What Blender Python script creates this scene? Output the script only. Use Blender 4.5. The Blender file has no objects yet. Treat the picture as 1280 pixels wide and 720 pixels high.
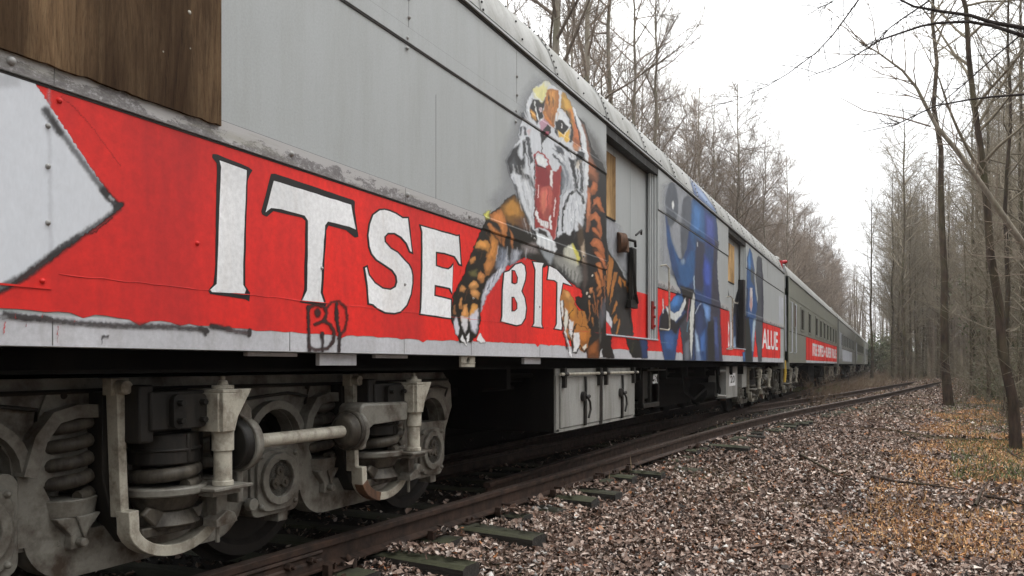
import bpy, math, random
import numpy as np
from mathutils import Vector, Matrix, geometry
random.seed(11); RNG = np.random.default_rng(11)
SC = bpy.context.scene; COL = SC.collection
TH = math.radians(25.4); CT, ST, TT = math.cos(TH), math.sin(TH), math.tan(TH)
CAMZ, HORY, VPX, FPX = 1.12, 456.0, 1115.0, 1000.0
PI = math.pi
XS = -2.75                     # plane of the painted car side
TXC = -4.25                    # centre line of the train's track

def side(px, py, D=2.75):
    """point of the upright plane x=-D that the photo shows at px,py -> (y, z)"""
    u = VPX - px; Dp = D / CT
    return D * (FPX / (CT * CT * u) - TT), CAMZ + (HORY - py) / u * Dp
def ygrid(px, D=2.75): return side(px, HORY, D)[0]
def ground_at(px, py, z):
    t = (CAMZ - z) / ((py - HORY) / FPX); r = (px - 640) / FPX * t
    return (-ST * t + CT * r, CT * t + ST * r)
def ray_at(px, py, t):
    r = (px - 640) / FPX * t
    return Vector((-ST * t + CT * r, CT * t + ST * r, CAMZ + (HORY - py) / FPX * t))

def lin(c):
    out = []
    for v in c[:3]:
        v = v / 255.0
        out.append(v / 12.92 if v <= 0.04045 else ((v + 0.055) / 1.055) ** 2.4)
    return out
PK = 0.95                      # paint reflectance against the colour read in the photo
def paint(c): return [min(0.9, v * PK) for v in lin(c)] + [1.0]

# ------------------------------------------------------------------ materials
def new_mat(name):
    m = bpy.data.materials.new(name); m.use_nodes = True
    nt = m.node_tree; nt.nodes.clear()
    out = nt.nodes.new('ShaderNodeOutputMaterial'); b = nt.nodes.new('ShaderNodeBsdfPrincipled')
    nt.links.new(b.outputs[0], out.inputs[0])
    return m, nt, b, out
def N(nt, t, **kw):
    n = nt.nodes.new(t)
    for k, v in kw.items(): setattr(n, k, v)
    return n
def noise(nt, scale, detail=4, rough=0.6, vec=None, mapscale=None, coord='Object'):
    tc = N(nt, 'ShaderNodeTexCoord'); mp = N(nt, 'ShaderNodeMapping')
    if mapscale: mp.inputs['Scale'].default_value = mapscale
    nt.links.new(tc.outputs[coord], mp.inputs[0])
    n = N(nt, 'ShaderNodeTexNoise'); n.inputs['Scale'].default_value = scale
    n.inputs['Detail'].default_value = detail; n.inputs['Roughness'].default_value = rough
    nt.links.new(mp.outputs[0], n.inputs['Vector'])
    return n
def ramp(nt, src, stops):
    r = N(nt, 'ShaderNodeValToRGB'); e = r.color_ramp.elements
    while len(e) < len(stops): e.new(0.5)
    for el, (p, c) in zip(e, stops): el.position = p; el.color = tuple(c[:3]) + (1,)
    nt.links.new(src, r.inputs[0]); return r
def mixc(nt, fac, a, b, mode='MIX'):
    m = N(nt, 'ShaderNodeMix', data_type='RGBA', blend_type=mode)
    for s, v in ((m.inputs[0], fac), (m.inputs[6], a), (m.inputs[7], b)):
        if isinstance(v, bpy.types.NodeSocket): nt.links.new(v, s)
        elif isinstance(v, (int, float)): s.default_value = v
        else: s.default_value = tuple(v[:3]) + (1,)
    return m.outputs[2]
def bump(nt, b, src, strength=0.3, dist=0.01):
    bn = N(nt, 'ShaderNodeBump'); bn.inputs['Strength'].default_value = strength; bn.inputs['Distance'].default_value = dist
    nt.links.new(src, bn.inputs['Height']); nt.links.new(bn.outputs[0], b.inputs['Normal'])

def weathered(name, col, dirt, rough=0.5, amount=(0.45, 0.75), scale=6, streak=True, metal=0.0, fine=40, bumpy=0.12, spots=None, spec=0.3):
    """paint or metal with dirt in vertical streaks, fine speckle and a little relief"""
    m, nt, b, out = new_mat(name)
    n1 = noise(nt, scale, 5, 0.65, mapscale=(1, 1, 0.18) if streak else None)
    n2 = noise(nt, fine, 3, 0.7)
    n3 = noise(nt, scale * 0.25, 3, 0.5)
    r1 = ramp(nt, n1.outputs[0], [(amount[0], (0, 0, 0)), (amount[1], (1, 1, 1))])
    c = mixc(nt, r1.outputs[0], col, dirt)
    v = ramp(nt, n2.outputs[0], [(0.3, (0.86,) * 3), (0.7, (1.08,) * 3)])
    c = mixc(nt, 1.0, c, v.outputs[0], 'MULTIPLY')
    v3 = ramp(nt, n3.outputs[0], [(0.35, (0.88,) * 3), (0.65, (1.06,) * 3)])
    c = mixc(nt, 1.0, c, v3.outputs[0], 'MULTIPLY')
    if spots:
        n4 = noise(nt, spots[1], 6, 0.75)
        r4 = ramp(nt, n4.outputs[0], [(spots[2], (0, 0, 0)), (spots[2] + 0.05, (1, 1, 1))])
        c = mixc(nt, r4.outputs[0], c, spots[0])
    nt.links.new(c, b.inputs['Base Color'])
    b.inputs['Specular IOR Level'].default_value = spec
    rr = ramp(nt, n1.outputs[0], [(0.3, (rough - .08,) * 3), (0.7, (rough + .15,) * 3)])
    nt.links.new(rr.outputs[0], b.inputs['Roughness']); b.inputs['Metallic'].default_value = metal
    bump(nt, b, n2.outputs[0], bumpy, 0.004)
    return m

def wall_paint(name, col, low, seam=None, green=0.0):
    """flat sheet-metal paint: soft clouds, faint runs, dust, oil-canned sheet"""
    m, nt, b, out = new_mat(name)
    n1 = noise(nt, 2.2, 4, 0.55, mapscale=(1, 0.5, 0.35))
    n2 = noise(nt, 5, 6, 0.72, mapscale=(1, 1.3, 0.16))
    n3 = noise(nt, 90, 2, 0.6)
    n4 = noise(nt, 1.3, 2, 0.5, mapscale=(1, 0.7, 0.5))
    c = mixc(nt, n1.outputs[0], col, low)
    r2 = ramp(nt, n2.outputs[0], [(0.44, (1, 1, 1)), (0.86, (0.84, 0.83, 0.80))])
    c = mixc(nt, 1.0, c, r2.outputs[0], 'MULTIPLY')
    r3 = ramp(nt, n3.outputs[0], [(0.25, (0.92,) * 3), (0.7, (1.04,) * 3)])
    c = mixc(nt, 1.0, c, r3.outputs[0], 'MULTIPLY')
    if green:
        n5 = noise(nt, 2.0, 5, 0.65, mapscale=(1, 1.2, 0.25))
        r5 = ramp(nt, n5.outputs[0], [(0.45, (0, 0, 0)), (0.8, (green,) * 3)])
        c = mixc(nt, r5.outputs[0], c, (0.17, 0.20, 0.07))
    nt.links.new(c, b.inputs['Base Color']); b.inputs['Roughness'].default_value = 0.42
    b.inputs['Specular IOR Level'].default_value = 0.35
    bn = N(nt, 'ShaderNodeBump'); bn.inputs['Strength'].default_value = 0.25; bn.inputs['Distance'].default_value = 0.06
    nt.links.new(n4.outputs[0], bn.inputs['Height']); nt.links.new(bn.outputs[0], b.inputs['Normal'])
    return m

def belt_mat(name):
    """painted strip whose paint has flaked off in ragged patches along the lower edge"""
    m, nt, b, out = new_mat(name)
    n1 = noise(nt, 7, 6, 0.75, mapscale=(1, 0.55, 1.5)); n2 = noise(nt, 55, 4, 0.8, mapscale=(1, .6, 1))
    geo = N(nt, 'ShaderNodeNewGeometry'); sp = N(nt, 'ShaderNodeSeparateXYZ'); nt.links.new(geo.outputs['Position'], sp.inputs[0])
    mr = N(nt, 'ShaderNodeMapRange'); mr.inputs[1].default_value = 2.13; mr.inputs[2].default_value = 2.225; mr.inputs[3].default_value = 0.17; mr.inputs[4].default_value = -0.12
    nt.links.new(sp.outputs[2], mr.inputs[0])
    a = N(nt, 'ShaderNodeMath', operation='ADD'); nt.links.new(n1.outputs[0], a.inputs[0]); nt.links.new(mr.outputs[0], a.inputs[1])
    a2 = N(nt, 'ShaderNodeMath', operation='MULTIPLY_ADD'); nt.links.new(n2.outputs[0], a2.inputs[0]); a2.inputs[1].default_value = 0.25; nt.links.new(a.outputs[0], a2.inputs[2])
    r = ramp(nt, a2.outputs[0], [(0.635, (0, 0, 0)), (0.665, (1, 1, 1))])
    g = ramp(nt, n2.outputs[0], [(0.42, (0.14, 0.13, 0.13)), (0.56, (0.22, 0.21, 0.21)), (0.66, (0.42, 0.42, 0.42))])
    c = mixc(nt, r.outputs[0], (0.40, 0.39, 0.385), g.outputs[0])
    n5 = noise(nt, 3.1, 5, 0.7); r5 = ramp(nt, n5.outputs[0], [(0.68, (0, 0, 0)), (0.73, (1, 1, 1))])
    c = mixc(nt, r5.outputs[0], c, (0.46, 0.26, 0.14))
    n6 = noise(nt, 5, 5, 0.7, mapscale=(1, .3, 3)); r6 = ramp(nt, n6.outputs[0], [(0.55, (0, 0, 0)), (0.75, (0.6, 0.6, 0.6))])
    c = mixc(nt, r6.outputs[0], c, (0.24, 0.235, 0.17))
    nt.links.new(c, b.inputs['Base Color']); b.inputs['Roughness'].default_value = 0.55
    bump(nt, b, n2.outputs[0], 0.25, 0.003)
    return m

def wood_mat(name, a, bcol, dark, grain=(1, 15, 1.0), axis_scale=3.0, rough=0.65, figure=1.0):
    m, nt, b, out = new_mat(name)
    n0 = noise(nt, 1.5, 3, 0.5, mapscale=(1, 1.2, 0.45))
    n1 = noise(nt, axis_scale, 8, 0.74, mapscale=grain); n1.inputs['Distortion'].default_value = 0.6
    n2 = noise(nt, axis_scale * 6, 4, 0.7, mapscale=grain)
    # growth rings of a peeled veneer: contour lines of a slow field
    nf = noise(nt, 1.05, 2, 0.45, mapscale=(1, 1.7, 0.42)); nf.inputs['Distortion'].default_value = 0.5
    ml = N(nt, 'ShaderNodeMath', operation='MULTIPLY_ADD'); nt.links.new(nf.outputs[0], ml.inputs[0]); ml.inputs[1].default_value = 24
    sc = N(nt, 'ShaderNodeMath', operation='MULTIPLY'); nt.links.new(n1.outputs[0], sc.inputs[0]); sc.inputs[1].default_value = 1.1; nt.links.new(sc.outputs[0], ml.inputs[2])
    fr = N(nt, 'ShaderNodeMath', operation='FRACT'); nt.links.new(ml.outputs[0], fr.inputs[0])
    ring = ramp(nt, fr.outputs[0], [(0.0, (0.50, 0.44, 0.40)), (0.16, (0.98, 0.97, 0.95)), (0.7, (1.12, 1.1, 1.06)), (0.97, (0.62, 0.56, 0.5))])
    c = ramp(nt, n1.outputs[0], [(0.20, dark), (0.46, bcol), (0.80, a)])
    c = mixc(nt, figure, c.outputs[0], ring.outputs[0], 'MULTIPLY')
    d = ramp(nt, n0.outputs[0], [(0.34, (0.36, 0.29, 0.24)), (0.5, (0.85, 0.81, 0.76)), (0.66, (1.9, 1.85, 1.75))])
    c = mixc(nt, 1.0, c, d.outputs[0], 'MULTIPLY')
    r = ramp(nt, n2.outputs[0], [(0.34, (0.58,) * 3), (0.5, (1, 1, 1))])
    c = mixc(nt, 1.0, c, r.outputs[0], 'MULTIPLY')
    nt.links.new(c, b.inputs['Base Color']); b.inputs['Roughness'].default_value = .85; b.inputs['Specular IOR Level'].default_value = .1
    bump(nt, b, n2.outputs[0], 0.4, 0.003)
    return m

def attr_paint(name, rough=0.42):
    """brushed and sprayed mural paint held in the mesh's own colour attribute"""
    m, nt, b, out = new_mat(name)
    at = N(nt, 'ShaderNodeAttribute', attribute_name='paint')
    n2 = noise(nt, 30, 5, 0.75, mapscale=(1, 0.8, 0.6)); r = ramp(nt, n2.outputs[0], [(0.25, (0.93,) * 3), (0.7, (1.04,) * 3)])
    c = mixc(nt, 1.0, at.outputs['Color'], r.outputs[0], 'MULTIPLY')
    nt.links.new(c, b.inputs['Base Color']); b.inputs['Roughness'].default_value = rough
    b.inputs['Specular IOR Level'].default_value = 0.35
    tr = N(nt, 'ShaderNodeBsdfTransparent'); mx = N(nt, 'ShaderNodeMixShader')
    nt.links.new(at.outputs['Alpha'], mx.inputs[0]); nt.links.new(tr.outputs[0], mx.inputs[1]); nt.links.new(b.outputs[0], mx.inputs[2])
    nt.links.new(mx.outputs[0], out.inputs[0])
    return m

def bark_mat(name, a, bcol, moss=0.0):
    m, nt, b, out = new_mat(name)
    n1 = noise(nt, 9, 5, 0.7, mapscale=(1, 1, 0.25)); n2 = noise(nt, 1.1, 3, 0.6)
    c = mixc(nt, ramp(nt, n1.outputs[0], [(0.35, (0, 0, 0)), (0.65, (1, 1, 1))]).outputs[0], a, bcol)
    if moss:
        r = ramp(nt, n2.outputs[0], [(0.45, (0, 0, 0)), (0.7, (moss,) * 3)])
        c = mixc(nt, r.outputs[0], c, (0.11, 0.12, 0.05))
    oi = N(nt, 'ShaderNodeObjectInfo'); r = ramp(nt, oi.outputs['Random'], [(0, (0.75,) * 3), (1, (1.2,) * 3)])
    c = mixc(nt, 1.0, c, r.outputs[0], 'MULTIPLY')
    nt.links.new(c, b.inputs['Base Color']); b.inputs['Roughness'].default_value = 0.9; b.inputs['Specular IOR Level'].default_value = .2
    bump(nt, b, n1.outputs[0], .9, .03)
    return m

def island_mat(name, stops, rough=0.75, patch=None):
    """loose leaves or blades: every piece has its own colour"""
    m, nt, b, out = new_mat(name)
    geo = N(nt, 'ShaderNodeNewGeometry')
    r = ramp(nt, geo.outputs['Random Per Island'], stops); r.color_ramp.interpolation = 'LINEAR'
    c = r.outputs[0]
    n1 = noise(nt, 0.55, 4, 0.65, coord='Object'); r1 = ramp(nt, n1.outputs[0], [(0.3, (0.72, 0.70, 0.70)), (0.7, (1.2, 1.18, 1.16))])
    c = mixc(nt, 1.0, c, r1.outputs[0], 'MULTIPLY')
    nt.links.new(c, b.inputs['Base Color']); b.inputs['Roughness'].default_value = rough
    return m

# ------------------------------------------------------------------ mesh builder
class MB:
    def __init__(s): s.v = []; s.f = []
    def add(s, vs, fs):
        o = len(s.v); s.v += [tuple(p) for p in vs]; s.f += [tuple(i + o for i in f) for f in fs]; return s
    def box(s, x0, x1, y0, y1, z0, z1):
        vs = [(x, y, z) for x in (x0, x1) for y in (y0, y1) for z in (z0, z1)]
        return s.add(vs, [(0, 1, 3, 2), (4, 6, 7, 5), (0, 4, 5, 1), (2, 3, 7, 6), (0, 2, 6, 4), (1, 5, 7, 3)])
    def prism(s, pts, x0, x1, holes=()):
        """outline in (y,z) pushed from x0 to x1, holes cut right through"""
        rings = [list(pts)] + [list(h) for h in holes]
        flat = [p for r in rings for p in r]; n = len(flat)
        tris = geometry.tessellate_polygon([[Vector((p[0], p[1], 0)) for p in r] for r in rings])
        vs = [(x0, p[0], p[1]) for p in flat] + [(x1, p[0], p[1]) for p in flat]
        fs = [tuple(t) for t in tris] + [tuple(i + n for i in reversed(t)) for t in tris]
        o = 0
        for r in rings:
            k = len(r)
            for i in range(k):
                a, b = o + i, o + (i + 1) % k
                fs.append((a, b, b + n, a + n))
            o += k
        return s.add(vs, fs)
    def sweep(s, prof, y0, y1, close=True):
        """profile in (x,z) drawn from y0 to y1"""
        n = len(prof); vs = [(p[0], y0, p[1]) for p in prof] + [(p[0], y1, p[1]) for p in prof]
        fs = [(i, (i + 1) % n, (i + 1) % n + n, i + n) for i in range(n if close else n - 1)]
        if close:
            tris = geometry.tessellate_polygon([[Vector((p[0], p[1], 0)) for p in prof]])
            fs += [tuple(t) for t in tris] + [tuple(i + n for i in reversed(t)) for t in tris]
        return s.add(vs, fs)
    def cyl(s, p0, p1, r0, r1=None, n=16, caps=True):
        return s.tube([p0, p1], [r0, r0 if r1 is None else r1], n, caps)
    def tube(s, pts, rad, n=8, caps=True, squash=None):
        pts = [Vector(p) for p in pts]; k = len(pts)
        if not hasattr(rad, '__len__'): rad = [rad] * k
        vs = []; up = None
        for i, p in enumerate(pts):
            d = (pts[min(i + 1, k - 1)] - pts[max(i - 1, 0)])
            d = d.normalized() if d.length > 1e-9 else Vector((0, 0, 1))
            if up is None:
                up = Vector((0, 0, 1)) if abs(d.z) < 0.9 else Vector((1, 0, 0))
            a = d.cross(up)
            if a.length < 1e-6: a = d.cross(Vector((0.3, 0.9, 0.1)))
            a.normalize(); b = a.cross(d).normalized(); up = b
            for j in range(n):
                t = 2 * PI * j / n
                vs.append(p + (a * math.cos(t) + b * math.sin(t)) * rad[i])
        fs = [(i * n + j, i * n + (j + 1) % n, (i + 1) * n + (j + 1) % n, (i + 1) * n + j) for i in range(k - 1) for j in range(n)]
        if caps: fs += [tuple(range(n))[::-1], tuple((k - 1) * n + j for j in range(n))]
        return s.add(vs, fs)
    def strap(s, path, w, x0, x1):
        """flat bar of width w that follows a (y,z) path, pushed from x0 to x1"""
        L, R = [], []; k = len(path)
        for i, p in enumerate(path):
            a = path[max(i - 1, 0)]; b = path[min(i + 1, k - 1)]
            d = Vector((b[0] - a[0], b[1] - a[1])).normalized(); nn = Vector((-d.y, d.x)) * w / 2
            L.append((p[0] + nn.x, p[1] + nn.y)); R.append((p[0] - nn.x, p[1] - nn.y))
        return s.prism(L + R[::-1], x0, x1)
    def coil(s, c, r, wire, z0, z1, turns, n=8, seg=18):
        k = int(turns * seg); pts = [(c[0] + r * math.cos(2 * PI * i / seg), c[1] + r * math.sin(2 * PI * i / seg), z0 + (z1 - z0) * i / k) for i in range(k + 1)]
        return s.tube(pts, wire, n)
    def dome(s, c, r, h, n=10, axis='x'):
        """rivet head standing on a plane, pointing along +x (or +z)"""
        vs = []; rings = [(1, 0), (0.86, 0.5), (0.5, 0.87)]
        for q, hh in rings:
            for j in range(n):
                t = 2 * PI * j / n; a, b, d = q * r * math.cos(t), q * r * math.sin(t), hh * h
                vs.append((c[0] + d, c[1] + a, c[2] + b) if axis == 'x' else (c[0] + a, c[1] + b, c[2] + d))
        vs.append((c[0] + h, c[1], c[2]) if axis == 'x' else (c[0], c[1], c[2] + h))
        fs = [(i * n + j, i * n + (j + 1) % n, (i + 1) * n + (j + 1) % n, (i + 1) * n + j) for i in range(2) for j in range(n)]
        fs += [(2 * n + j, 2 * n + (j + 1) % n, 3 * n) for j in range(n)]
        return s.add(vs, fs)
    def build(s, name, mat, parent=None, bevel=0.0, smooth=35, seg=2):
        me = bpy.data.meshes.new(name); me.from_pydata(s.v, [], s.f); me.validate()
        me.materials.append(mat)
        bmfix(me)
        if smooth:
            me.polygons.foreach_set('use_smooth', [True] * len(me.polygons))
            try: me.set_sharp_from_angle(angle=math.radians(smooth))
            except Exception: pass
        o = bpy.data.objects.new(name, me); COL.objects.link(o)
        if parent: o.parent = parent
        if bevel:
            md = o.modifiers.new('edge', 'BEVEL'); md.width = bevel; md.segments = seg; md.limit_method = 'ANGLE'; md.angle_limit = math.radians(40)
        return o
def bmfix(me):
    import bmesh
    bm = bmesh.new(); bm.from_mesh(me); bmesh.ops.recalc_face_normals(bm, faces=bm.faces); bm.to_mesh(me); bm.free()

def empty(name, loc=(0, 0, 0), rz=0):
    o = bpy.data.objects.new(name, None); COL.objects.link(o); o.location = loc; o.rotation_euler = (0, 0, rz)
    o.empty_display_size = 0.3; return o
def tag(o, label=None, cat=None, group=None, kind=None):
    if label: o['label'] = label
    if cat: o['category'] = cat
    if group: o['group'] = group
    if kind: o['kind'] = kind
    return o
KIDS = {}
def copy_tree(o, parent=None, loc=None, rz=None):
    c = o.copy(); COL.objects.link(c)
    if parent is not None: c.parent = parent
    if loc is not None: c.location = loc
    if rz is not None: c.rotation_euler = (0, 0, rz)
    for ch in list(o.children): copy_tree(ch, c)
    return c
def arc(cy, cz, r, a0, a1, n=10, sy=1.0):
    return [(cy + sy * r * math.cos(math.radians(a0 + (a1 - a0) * i / n)), cz + r * math.sin(math.radians(a0 + (a1 - a0) * i / n))) for i in range(n + 1)]
def rrect(y0, y1, z0, z1, r, n=4):
    return (arc(y1 - r, z1 - r, r, 0, 90, n) + arc(y0 + r, z1 - r, r, 90, 180, n) + arc(y0 + r, z0 + r, r, 180, 270, n) + arc(y1 - r, z0 + r, r, 270, 360, n))
def big_mesh(name, verts, faces4, mat, smooth=False):
    """fast mesh from numpy arrays, all faces quads (or all triangles)"""
    me = bpy.data.meshes.new(name); k = faces4.shape[1]; nf = len(faces4)
    me.vertices.add(len(verts)); me.vertices.foreach_set('co', np.ascontiguousarray(verts, dtype=np.float32).ravel())
    me.loops.add(nf * k); me.loops.foreach_set('vertex_index', np.ascontiguousarray(faces4, dtype=np.int32).ravel())
    me.polygons.add(nf); me.polygons.foreach_set('loop_start', np.arange(0, nf * k, k, dtype=np.int32))
    if smooth: me.polygons.foreach_set('use_smooth', np.ones(nf, dtype=bool))
    me.update(calc_edges=True); me.materials.append(mat)
    o = bpy.data.objects.new(name, me); COL.objects.link(o); return o
def vnoise(x, y, seed=0):
    """smooth value noise in numpy"""
    xi = np.floor(x).astype(np.int64); yi = np.floor(y).astype(np.int64); fx = x - xi; fy = y - yi
    fx = fx * fx * (3 - 2 * fx); fy = fy * fy * (3 - 2 * fy)
    def h(a, b):
        n = (a * 374761393 + b * 668265263 + seed * 974634777) & 0xffffffff
        n = ((n ^ (n >> 13)) * 1274126177) & 0xffffffff
        return ((n ^ (n >> 16)) & 0xffff) / 65535.0
    return (h(xi, yi) * (1 - fx) + h(xi + 1, yi) * fx) * (1 - fy) + (h(xi, yi + 1) * (1 - fx) + h(xi + 1, yi + 1) * fx) * fy
# ------------------------------------------------------------------ mural painting (numpy brushes on a fine mesh)
class Canvas:
    """a fine mesh on an upright plane x=-D; brushes work in the photo's pixels so the drawing keeps its proportions"""
    def __init__(s, px0, px1, z0, z1, step, dz, D=2.75, prof=None, lift=0.003, wob=0.9, seed=1, gr=.4, sk=1.0):
        s.gr, s.sk = gr, sk
        px = np.arange(px0, px1 + step * .5, step); z = np.arange(z0, z1 + dz * .5, dz)
        s.nx, s.nz = len(px), len(z); s.D = D
        P, Z = np.meshgrid(px, z); s.px = P.ravel(); s.z = Z.ravel()
        u = VPX - s.px; s.y = D * (FPX / (CT * CT * u) - TT); s.py = HORY - (s.z - CAMZ) * u / (D / CT)
        s.x = np.full_like(s.y, -D) + lift
        if prof is not None: s.x = s.x + prof(s.z)
        n1 = vnoise(s.px * .35, s.py * .35, seed) - .5; n2 = vnoise(s.px * .35 + 50, s.py * .35, seed + 5) - .5
        n3 = vnoise(s.px * 1.1, s.py * .5, seed + 9) - .5
        s.qx = s.px + wob * (n1 * 1.6 + n3 * .8); s.qy = s.py + wob * (n2 * 2.0 + n3 * .6)
        s.c = np.zeros((len(s.y), 3)); s.a = np.zeros(len(s.y)); s.grain = vnoise(s.px * 1.3, s.py * .22, seed + 3) * .5 + vnoise(s.px * .5, s.py * .12, seed + 4) * .5
    def put(s, idx, col, al):
        col = np.array(paint(col)[:3]); g = (1 - s.gr / 2 + s.gr * s.grain[idx])[:, None]
        al = np.clip(al, 0, 1); a0 = s.a[idx]; ao = al + a0 * (1 - al)
        w = np.where(ao > 1e-6, al / np.maximum(ao, 1e-6), 0)[:, None]
        s.c[idx] = s.c[idx] * (1 - w) + np.clip(col * g, 0, .92) * w; s.a[idx] = ao
    def near(s, pts, pad):
        p = np.array(pts); return np.where((s.px > p[:, 0].min() - pad) & (s.px < p[:, 0].max() + pad) & (s.py > p[:, 1].min() - pad) & (s.py < p[:, 1].max() + pad))[0]
    def segd(s, X, Y, a, b):
        dx, dy = b[0] - a[0], b[1] - a[1]; L = dx * dx + dy * dy + 1e-9
        t = np.clip(((X - a[0]) * dx + (Y - a[1]) * dy) / L, 0, 1)
        return np.hypot(X - a[0] - t * dx, Y - a[1] - t * dy), t
    def poly(s, pts, col, soft=0.7, op=1.0):
        soft *= s.sk; i = s.near(pts, soft * 2 + 2); X, Y = s.qx[i], s.qy[i]
        if not len(i): return
        d = np.full(len(i), 1e9); ins = np.zeros(len(i), bool); n = len(pts)
        for k in range(n):
            a, b = pts[k], pts[(k + 1) % n]
            d = np.minimum(d, s.segd(X, Y, a, b)[0])
            c = ((a[1] > Y) != (b[1] > Y)) & (X < (b[0] - a[0]) * (Y - a[1]) / (b[1] - a[1] + 1e-12) + a[0]); ins ^= c
        sd = np.where(ins, d, -d); t = np.clip(sd / (2 * soft) + .5, 0, 1); s.put(i, col, op * t * t * (3 - 2 * t))
    def air(s, pts, col, k=1.22, sc=.58, soft=1.9):
        """airbrushed lighter heart inside a painted patch"""
        cx = sum(p[0] for p in pts) / len(pts); cy = sum(p[1] for p in pts) / len(pts)
        w = max(p[0] for p in pts) - min(p[0] for p in pts); h = max(p[1] for p in pts) - min(p[1] for p in pts)
        if min(w, h) < 3.2: return
        s.poly([(cx + (p[0] - cx) * sc - w * .04, cy + (p[1] - cy) * sc - h * .10) for p in pts], tuple(min(235, v * k + 6) for v in col), min(soft, .16 * min(w, h) + .5), .8)
        s.poly([(cx + (p[0] - cx) * .7, cy + (p[1] - cy) * .35 + h * .30) for p in pts], tuple(v * .72 for v in col), min(soft, .14 * min(w, h) + .5), .55)
    def line(s, pts, col, w=1.0, soft=0.6, op=1.0, w1=None):
        i = s.near(pts, max(w, w1 or 0) + soft * 2 + 2); X, Y = s.qx[i], s.qy[i]
        if not len(i): return
        best = np.full(len(i), -1e9); n = len(pts) - 1; w1 = w if w1 is None else w1
        for k in range(n):
            d, t = s.segd(X, Y, pts[k], pts[k + 1]); ww = w + (w1 - w) * (k + t) / n
            best = np.maximum(best, ww / 2 - d)
        t = np.clip(best / (2 * soft) + .5, 0, 1); s.put(i, col, op * t * t * (3 - 2 * t))
    def oval(s, cx, cy, rx, ry, col, soft=0.15, op=1.0):
        i = s.near([(cx - rx, cy - ry), (cx + rx, cy + ry)], 4); r = np.hypot((s.qx[i] - cx) / rx, (s.qy[i] - cy) / ry)
        t = np.clip((1 - r) / (2 * soft) + .5, 0, 1); s.put(i, col, op * t * t * (3 - 2 * t))
    def cut(s, test): s.a[test] = 0
    def build(s, name, mat, keep=None):
        idx = np.arange(s.nx * s.nz).reshape(s.nz, s.nx)
        q = np.stack([idx[:-1, :-1], idx[:-1, 1:], idx[1:, 1:], idx[1:, :-1]], -1).reshape(-1, 4)
        ok = (s.a[q] > 0.02).any(1)
        if keep is not None: ok &= keep[q].all(1)
        q = q[ok]; used = np.unique(q); mp = np.full(s.nx * s.nz, -1); mp[used] = np.arange(len(used))
        v = np.stack([s.x, s.y, s.z], 1)[used]
        o = big_mesh(name, v, mp[q], mat)
        at = o.data.color_attributes.new('paint', 'FLOAT_COLOR', 'POINT')
        at.data.foreach_set('color', np.concatenate([s.c[used], s.a[used, None]], 1).astype(np.float32).ravel())
        return o

def wall_prof(z):
    """how far the side stands proud of the plane x=-2.75 at height z"""
    z = np.asarray(z)
    return np.where(z < 2.128, 0.0, np.where(z < 2.226, 0.010, np.where(z < 3.143, 0.004, np.where(z < 3.236, 0.013, 0.009))))

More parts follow.
